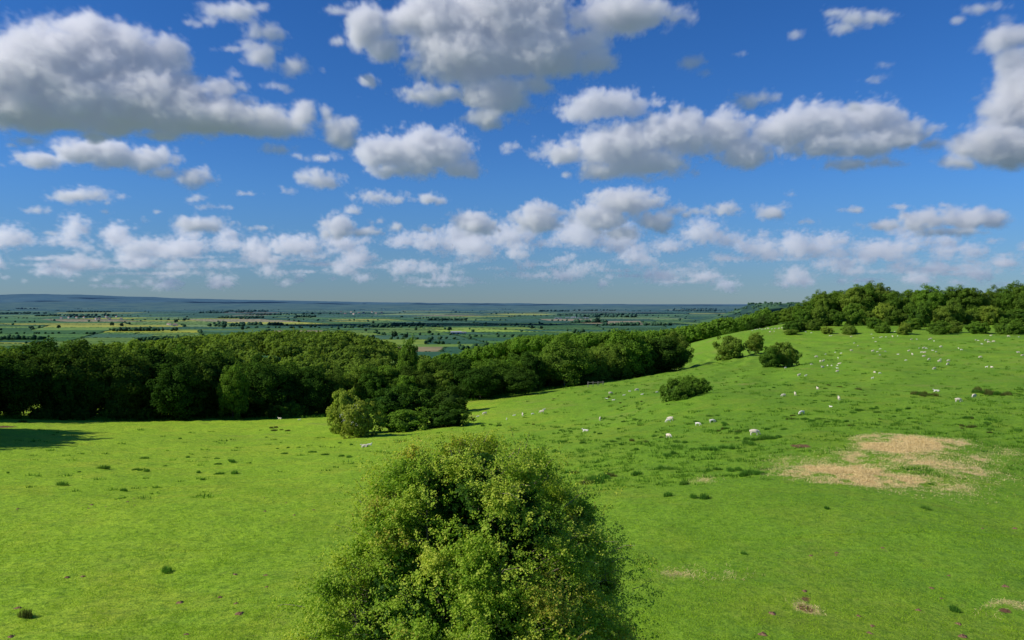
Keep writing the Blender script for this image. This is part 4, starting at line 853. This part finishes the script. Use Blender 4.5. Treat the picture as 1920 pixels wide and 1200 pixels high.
# blossom on the yellowish hawthorn of the clump
for o in C.objects:
    if o.get('label', '').startswith('yellowish hawthorn'):
        m_ = 90; dd = unit(np.array([-.2, -.75, .45])+.35*r.standard_normal((m_, 3))); ce = [c for c in o.children if c.name.startswith('crown')][0]
        Pb = dd*np.array([2.5,2.7,2.3])*r.uniform(.95, 1.08, m_)[:,None]; Pb[:,:2] = Pb[:,:2] @ np.array([[math.cos(o.rotation_euler.z), -math.sin(o.rotation_euler.z)], [math.sin(o.rotation_euler.z), math.cos(o.rotation_euler.z)]]); Pb[:,2] += 2.1
        Pb = np.repeat(Pb[:14], 9, 0)+r.normal(0, .12, (126, 3)); V, Fc = quads(Pb, unit(r.standard_normal((126, 3))), .085, r)
        obj('blossom', mesh_np('blossom', V, Fc), plain_mat('may_blossom', (.70,.68,.60), (.80,.78,.72), 4), o)
# ---------------------------------------------------------------- clouds: real volumes lit by the sun, plus an added glow for skylight
import time
def upsample(a, n, axis):
    """linear interpolation of a coarse array to n samples along one axis"""
    t = np.linspace(0, a.shape[axis]-1.001, n); i = t.astype(int); sh = [1]*a.ndim; sh[axis] = n
    fr = (t-i).astype(np.float32).reshape(sh)
    return np.take(a, i, axis)*(1-fr)+np.take(a, i+1, axis)*fr
def cloud_layer(name, yc, y0, y1, rows, vox, blobs, ext, amp, cellpx, wsoft, emis, octs, albedo=(.93,.92,.905), dip=None):
    xh = 1010/F*y1
    z0 = (HY-rows[1])/F*y0; z1 = (HY-rows[0])/F*y1
    nx = int(2*xh/vox[0]); ny = int((y1-y0)/vox[1]); nz = int((z1-z0)/vox[2])
    X = ((np.arange(nx)+.5)/nx*2-1)*xh; Y = y0+(np.arange(ny)+.5)/ny*(y1-y0); Z = z0+(np.arange(nz)+.5)/nz*(z1-z0)
    f = np.full((nx, ny, nz), -1.0, np.float32)
    s = yc/F
    # slow wobble of the coordinates so that no cloud is a clean ellipse
    cs = [max(3, n//5) for n in (nx, ny, nz)]
    gx, gy, gz = np.meshgrid(np.linspace(-xh, xh, cs[0]), np.linspace(y0, y1, cs[1]), np.linspace(z0, z1, cs[2]), indexing='ij')
    Q = (np.stack([gx.ravel(), gy.ravel(), gz.ravel()], 1)/s).astype(np.float32)
    W = []
    for k in range(2):
        a = perlin(Q/(cellpx*2.2)+17.3*k+3.1)*cellpx*0.55 + perlin(Q/cellpx+31.7*k)*cellpx*0.38
        a = a.astype(np.float32).reshape(cs)
        for ax, n in enumerate((nx, ny, nz)): a = upsample(a, n, ax)
        W.append(a)
    for (cx, cy, rx, ry, *ex) in blobs:
        d = ex[0] if ex else 1.0
        dy = ex[1] if len(ex) > 1 else (dip(cx, cy) if dip else 0.0)
        bx = (cx-CX)*s; bz = (HY-cy)*s; RX = rx*s*1.15; RZ = ry*s*1.15; RY = min(0.5*(rx+ry)*s, 0.32*(y1-y0)); by = yc + dy*(y1-y0)
        ix = np.where(abs(X-bx) < RX*1.5+cellpx*s)[0]; iy = np.where(abs(Y-by) < RY*1.6)[0]; iz = np.where(abs(Z-bz) < RZ*1.5+cellpx*s)[0]
        if not (len(ix) and len(iy) and len(iz)): continue
        S = np.s_[ix[0]:ix[-1]+1, iy[0]:iy[-1]+1, iz[0]:iz[-1]+1]
        k = min(1.0, ry/cellpx*1.1)*s
        zz = ((Z[S[2]]-bz)[None,None,:]+W[1][S]*k*0.8)/RZ
        zz = np.where(zz < 0, zz*1.3, zz)
        r = np.sqrt((((X[S[0]]-bx)[:,None,None]+W[0][S]*k)/RX)**2+((Y[S[1]]-by)/RY)[None,:,None]**2+zz**2)
        v = (1-r)*min(1, (0.45+0.014*ry)) + (d-1)*0.55
        old = f[S]; h = np.clip(0.5+0.5*(v-old)/0.12, 0, 1)      # smooth union
        f[S] = old*(1-h)+v*h+0.12*h*(1-h)*0.5
    I = np.where(f.ravel() > -0.45)[0]
    jx, jy, jz = np.unravel_index(I, f.shape)
    P = np.stack([X[jx], Y[jy]*0.9, Z[jz]*1.15], 1)/(s*cellpx)
    P = P.astype(np.float32)
    P += np.stack([perlin(P*1.3+7.7), perlin(P*1.3+1.9), perlin(P*1.3+5.5)], 1)*0.30
    n = 0.50*(0.55-worley(P)) + 0.32*(0.5-worley(P*2.3+4.4)) + 0.22*(0.5-worley(P*5.1+2.4)) + 0.34*perlin(P*2.0+9.1) + 0.27*perlin(P*4.3+2.2) + 0.20*perlin(P*8.7+6.3) + 0.14*perlin(P*17.1)
    fi = f.ravel()[I]
    v = np.clip((fi + amp*n)/wsoft, 0, 1)
    den = np.zeros(f.size, np.float32); den[I] = v**1.45; den = den.reshape(f.shape)
    print(name, den.shape, den.size, (den > 0).mean(), flush=True)
    me = bpy.data.meshes.new(name)
    me.vertices.add(den.size)
    a = me.attributes.new('grid_density', 'FLOAT', 'POINT')
    a.data.foreach_set('value', np.ascontiguousarray(den.transpose(2, 1, 0)).ravel())   # index = ix + nx*(iy + ny*iz)
    o = bpy.data.objects.new(name, me); C.objects.link(o); o['kind'] = 'structure'
    g = bpy.data.node_groups.new(name, 'GeometryNodeTree')
    g.interface.new_socket('Geometry', in_out='INPUT', socket_type='NodeSocketGeometry')
    g.interface.new_socket('Geometry', in_out='OUTPUT', socket_type='NodeSocketGeometry')
    N = g.nodes.new; Lk = g.links.new
    gi = N('NodeGroupInput'); go = N('NodeGroupOutput'); pos = N('GeometryNodeInputPosition'); sep = N('ShaderNodeSeparateXYZ'); Lk(pos.outputs[0], sep.inputs[0])
    def math_(op, a, b=None, c=None):
        m = N('ShaderNodeMath'); m.operation = op
        for k, v in enumerate((a, b, c)):
            if v is None: continue
            if isinstance(v, (int, float)): m.inputs[k].default_value = v
            else: Lk(v, m.inputs[k])
        return m.outputs[0]
    def cell(out, lo, hi, n):
        t = math_('MULTIPLY', math_('SUBTRACT', out, lo), n/(hi-lo))
        return math_('MINIMUM', math_('MAXIMUM', math_('FLOOR', t), 0), n-1)
    ix = cell(sep.outputs[0], -xh, xh, nx); iy = cell(sep.outputs[1], y0, y1, ny); iz = cell(sep.outputs[2], z0, z1, nz)
    idx = math_('MULTIPLY_ADD', math_('MULTIPLY_ADD', iz, ny, iy), nx, ix)
    si = N('GeometryNodeSampleIndex'); si.data_type = 'FLOAT'; si.domain = 'POINT'; si.clamp = True
    na = N('GeometryNodeInputNamedAttribute'); na.data_type = 'FLOAT'; na.inputs['Name'].default_value = 'grid_density'
    Lk(gi.outputs[0], si.inputs['Geometry']); Lk(na.outputs[0], si.inputs['Value']); Lk(idx, si.inputs['Index'])
    vc = N('GeometryNodeVolumeCube')
    vc.inputs['Min'].default_value = (-xh, y0, z0); vc.inputs['Max'].default_value = (xh, y1, z1)
    vc.inputs['Resolution X'].default_value = nx; vc.inputs['Resolution Y'].default_value = ny; vc.inputs['Resolution Z'].default_value = nz
    Lk(si.outputs[0], vc.inputs['Density'])
    sm = N('GeometryNodeSetMaterial'); Lk(vc.outputs[0], sm.inputs[0]); Lk(sm.outputs[0], go.inputs[0])
    m = bpy.data.materials.new(name); m.use_nodes = True; mt = m.node_tree; mt.nodes.clear()
    pv = mt.nodes.new('ShaderNodeVolumePrincipled'); mo = mt.nodes.new('ShaderNodeOutputMaterial')
    at = mt.nodes.new('ShaderNodeAttribute'); at.attribute_name = 'density'
    mu = mt.nodes.new('ShaderNodeMath'); mu.operation = 'MULTIPLY'; mu.inputs[1].default_value = ext
    mt.links.new(at.outputs['Fac'], mu.inputs[0])
    pv.inputs['Color'].default_value = (*albedo, 1); pv.inputs['Anisotropy'].default_value = 0.25
    pv.inputs['Density'].default_value = 1.0
    pv.inputs['Density Attribute'].default_value = ''
    mt.links.new(mu.outputs[0], pv.inputs['Density'])
    em = mt.nodes.new('ShaderNodeMath'); em.operation = 'MULTIPLY'; em.inputs[1].default_value = ext*emis[3]
    mt.links.new(at.outputs['Fac'], em.inputs[0]); mt.links.new(em.outputs[0], pv.inputs['Emission Strength'])
    pv.inputs['Emission Color'].default_value = (*emis[:3], 1)  # bluish self-glow in place of skylight scattered inside the cloud
    mt.links.new(pv.outputs[0], mo.inputs['Volume'])
    sm.inputs['Material'].default_value = m
    md = o.modifiers.new('grid', 'NODES'); md.node_group = g
    me.materials.append(m)
    return o
A = [ # big left cloud
 (100,140,150,85),(200,110,100,75),(30,150,110,85),(250,195,170,48),(400,222,150,30),(500,235,80,22),(60,205,120,45),(322,108,36,44),(335,165,50,45),(420,165,38,20),
 (150,55,60,26,.75),(190,60,40,20,.7),(568,208,26,28,.9),(310,248,60,13,.8),(180,252,60,12,.7),(60,262,40,12,.7),(470,190,26,18,.8),
 # ragged cloud to its right
 (430,18,65,22,.72),(392,34,36,12,.7),(500,58,45,26,.66),(490,100,36,28,.72),(545,125,45,24,.75),(515,158,45,10,.7),
 (630,238,38,32,.85),(614,210,18,22,.75),(650,260,28,18,.8),
 # big cloud at the top centre
 (690,50,36,54),(720,90,40,28,.85),(760,40,55,32),(840,40,110,50),(960,40,130,70),(900,110,120,50),(1000,100,105,56),(1112,112,42,36,.8),(1170,28,110,36,.9),(1245,20,55,28,.8),
 (820,172,95,18,.8),(925,180,80,34,.9),(915,215,55,28,.85),(695,150,22,16,.75),(1000,160,36,28,.8),
 # small ones
 (1610,35,70,20,.68),(1590,45,40,18,.7),(1840,10,50,13,.6),(1405,176,50,20,.76),(1305,118,34,20,.6),
 (1890,70,50,36,.75),(1912,120,45,45,.75),(1885,205,50,50,.8),(1920,190,60,85,.85),(1850,268,65,34,.9),(1790,298,45,15,.8),(1900,275,80,38),
]
B = [
 (1130,214,75,26,.95),(1080,222,45,25,.95),(1190,208,42,16,.75),
 (1060,298,55,24,.85),(1150,288,85,42),(1250,268,65,42),(1340,262,55,38),(1200,318,80,30,.85),(1380,298,55,32,.9),(1450,262,55,36),(1520,248,75,40),(1590,243,65,35),(1650,272,62,32,.9),(1560,288,105,22),
 (1560,318,48,13,.8),(1610,318,45,11,.75),(1700,285,36,16,.7),(1120,330,60,22,.75),
 (120,312,48,18,.9),(200,300,55,26),(260,305,55,24),(310,312,50,26,.9),(338,332,34,18,.75),(110,355,62,17,.9),(20,382,30,9,.75),(400,345,32,22,.85),(440,350,30,7,.65),
 (735,300,55,34),(810,298,75,42),(870,330,48,18,.9),(770,330,75,18,.8),(620,345,55,20,.7),(700,357,55,18,.7),(800,360,45,13,.75),(620,307,42,9,.7),(515,347,24,13,.65),
 (340,408,58,18,.85),(460,416,28,9,.75),(1180,368,72,28),(1115,392,50,22,.9),(1222,352,36,18,.85),(1282,383,24,18,.9),(1245,408,42,22),(1185,425,55,16,.8),(1150,400,60,24,.9),
 (1375,382,38,18,.72),(1470,385,40,22,.75),(1010,402,50,28),(890,410,50,24),(618,415,36,24),(660,425,50,14,.8),(730,415,18,13,.75),(1060,388,18,8,.9),
 (1700,412,45,17,.75),(1780,402,62,22,.85),(1860,400,52,24,.9),(1910,400,38,20,.9),(1830,424,70,12,.75),(955,290,30,10,.55),
]
Cc = [(50,448,55,20,1,-.1),(165,430,42,20,1,-.1),(130,455,70,10,.8),(340,468,55,12,.9),(430,462,70,12,.9),(550,462,85,20,1),(640,456,66,14,1),(800,452,55,20,1),(880,458,75,16,.9),(960,442,85,24,.9),(1080,440,75,26,.85),
 (1160,455,75,20,.85),(1250,460,55,15,1),(1470,466,48,24,1.1,-.15),(1515,470,40,16,1,-.1),(1575,476,50,9,1),(1558,452,38,16,1),(150,496,85,12,1),(250,496,60,9,.9),(400,496,75,8,.9),(500,488,60,12,.9),(1650,470,40,20,.85),(1700,462,60,18,.8),(1690,500,45,14,.95),(1880,492,28,14,1),(1800,500,60,8,.75)]
r2 = np.random.default_rng(11)
for k in range(215):
    cy = 436+96*r2.random()**.9; cx = r2.random()*2000-40
    rx = (11+32*r2.random()**2)*(1.3-(cy-436)/150); Cc.append((cx, cy, rx, rx*(.36+.28*r2.random()), (.72+.38*r2.random()), (r2.random()-.5)*.7))
Cc = [(b[0], b[1], b[2]*(.62 if b[2] > 40 else 1), b[3]*1.1, *b[4:]) for b in Cc]
for k in range(60): Cc.append((r2.random()*1960-20, 478+58*r2.random(), 22+46*r2.random(), 3.5+4*r2.random(), .60+.16*r2.random(), (r2.random()-.5)*.6))    # thin low streaks
for k in range(26): A.append((r2.random()*1920, r2.random()*280, 16+30*r2.random(), 8+10*r2.random(), .50+.12*r2.random()))       # shreds
for k in range(34): B.append((r2.random()*1920, 290+150*r2.random(), 12+24*r2.random(), 6+8*r2.random(), .55+.16*r2.random()))
for (cx, cy, rx, ry, *ex) in list(A[:20])+list(A[24:40]): A.append((cx+rx*r2.uniform(-1.1, 1.1), cy+ry*r2.uniform(-1.1, 1.0), rx*.45, ry*.5, .62))
t0 = time.time()
cloud_layer('sky_clouds', 4000, 3450, 4700, (-40, 292), (8, 24, 8), A, 0.038, 0.90, 60, 0.50, (.46,.62,.98,.062), 5)
cloud_layer('sky_clouds', 9000, 8000, 10300, (195, 440), (16, 48, 16), B, 0.019, 0.95, 40, 0.48, (.46,.62,.95,.072), 5, dip=lambda cx, cy: .22 if cy > 345 else -.18)
cloud_layer('sky_clouds', 22000, 19000, 25000, (412, 545), (42, 120, 36), Cc, 0.0050, 1.15, 17, 0.50, (.52,.62,.78,.11), 4)
print('cloud time', time.time()-t0)
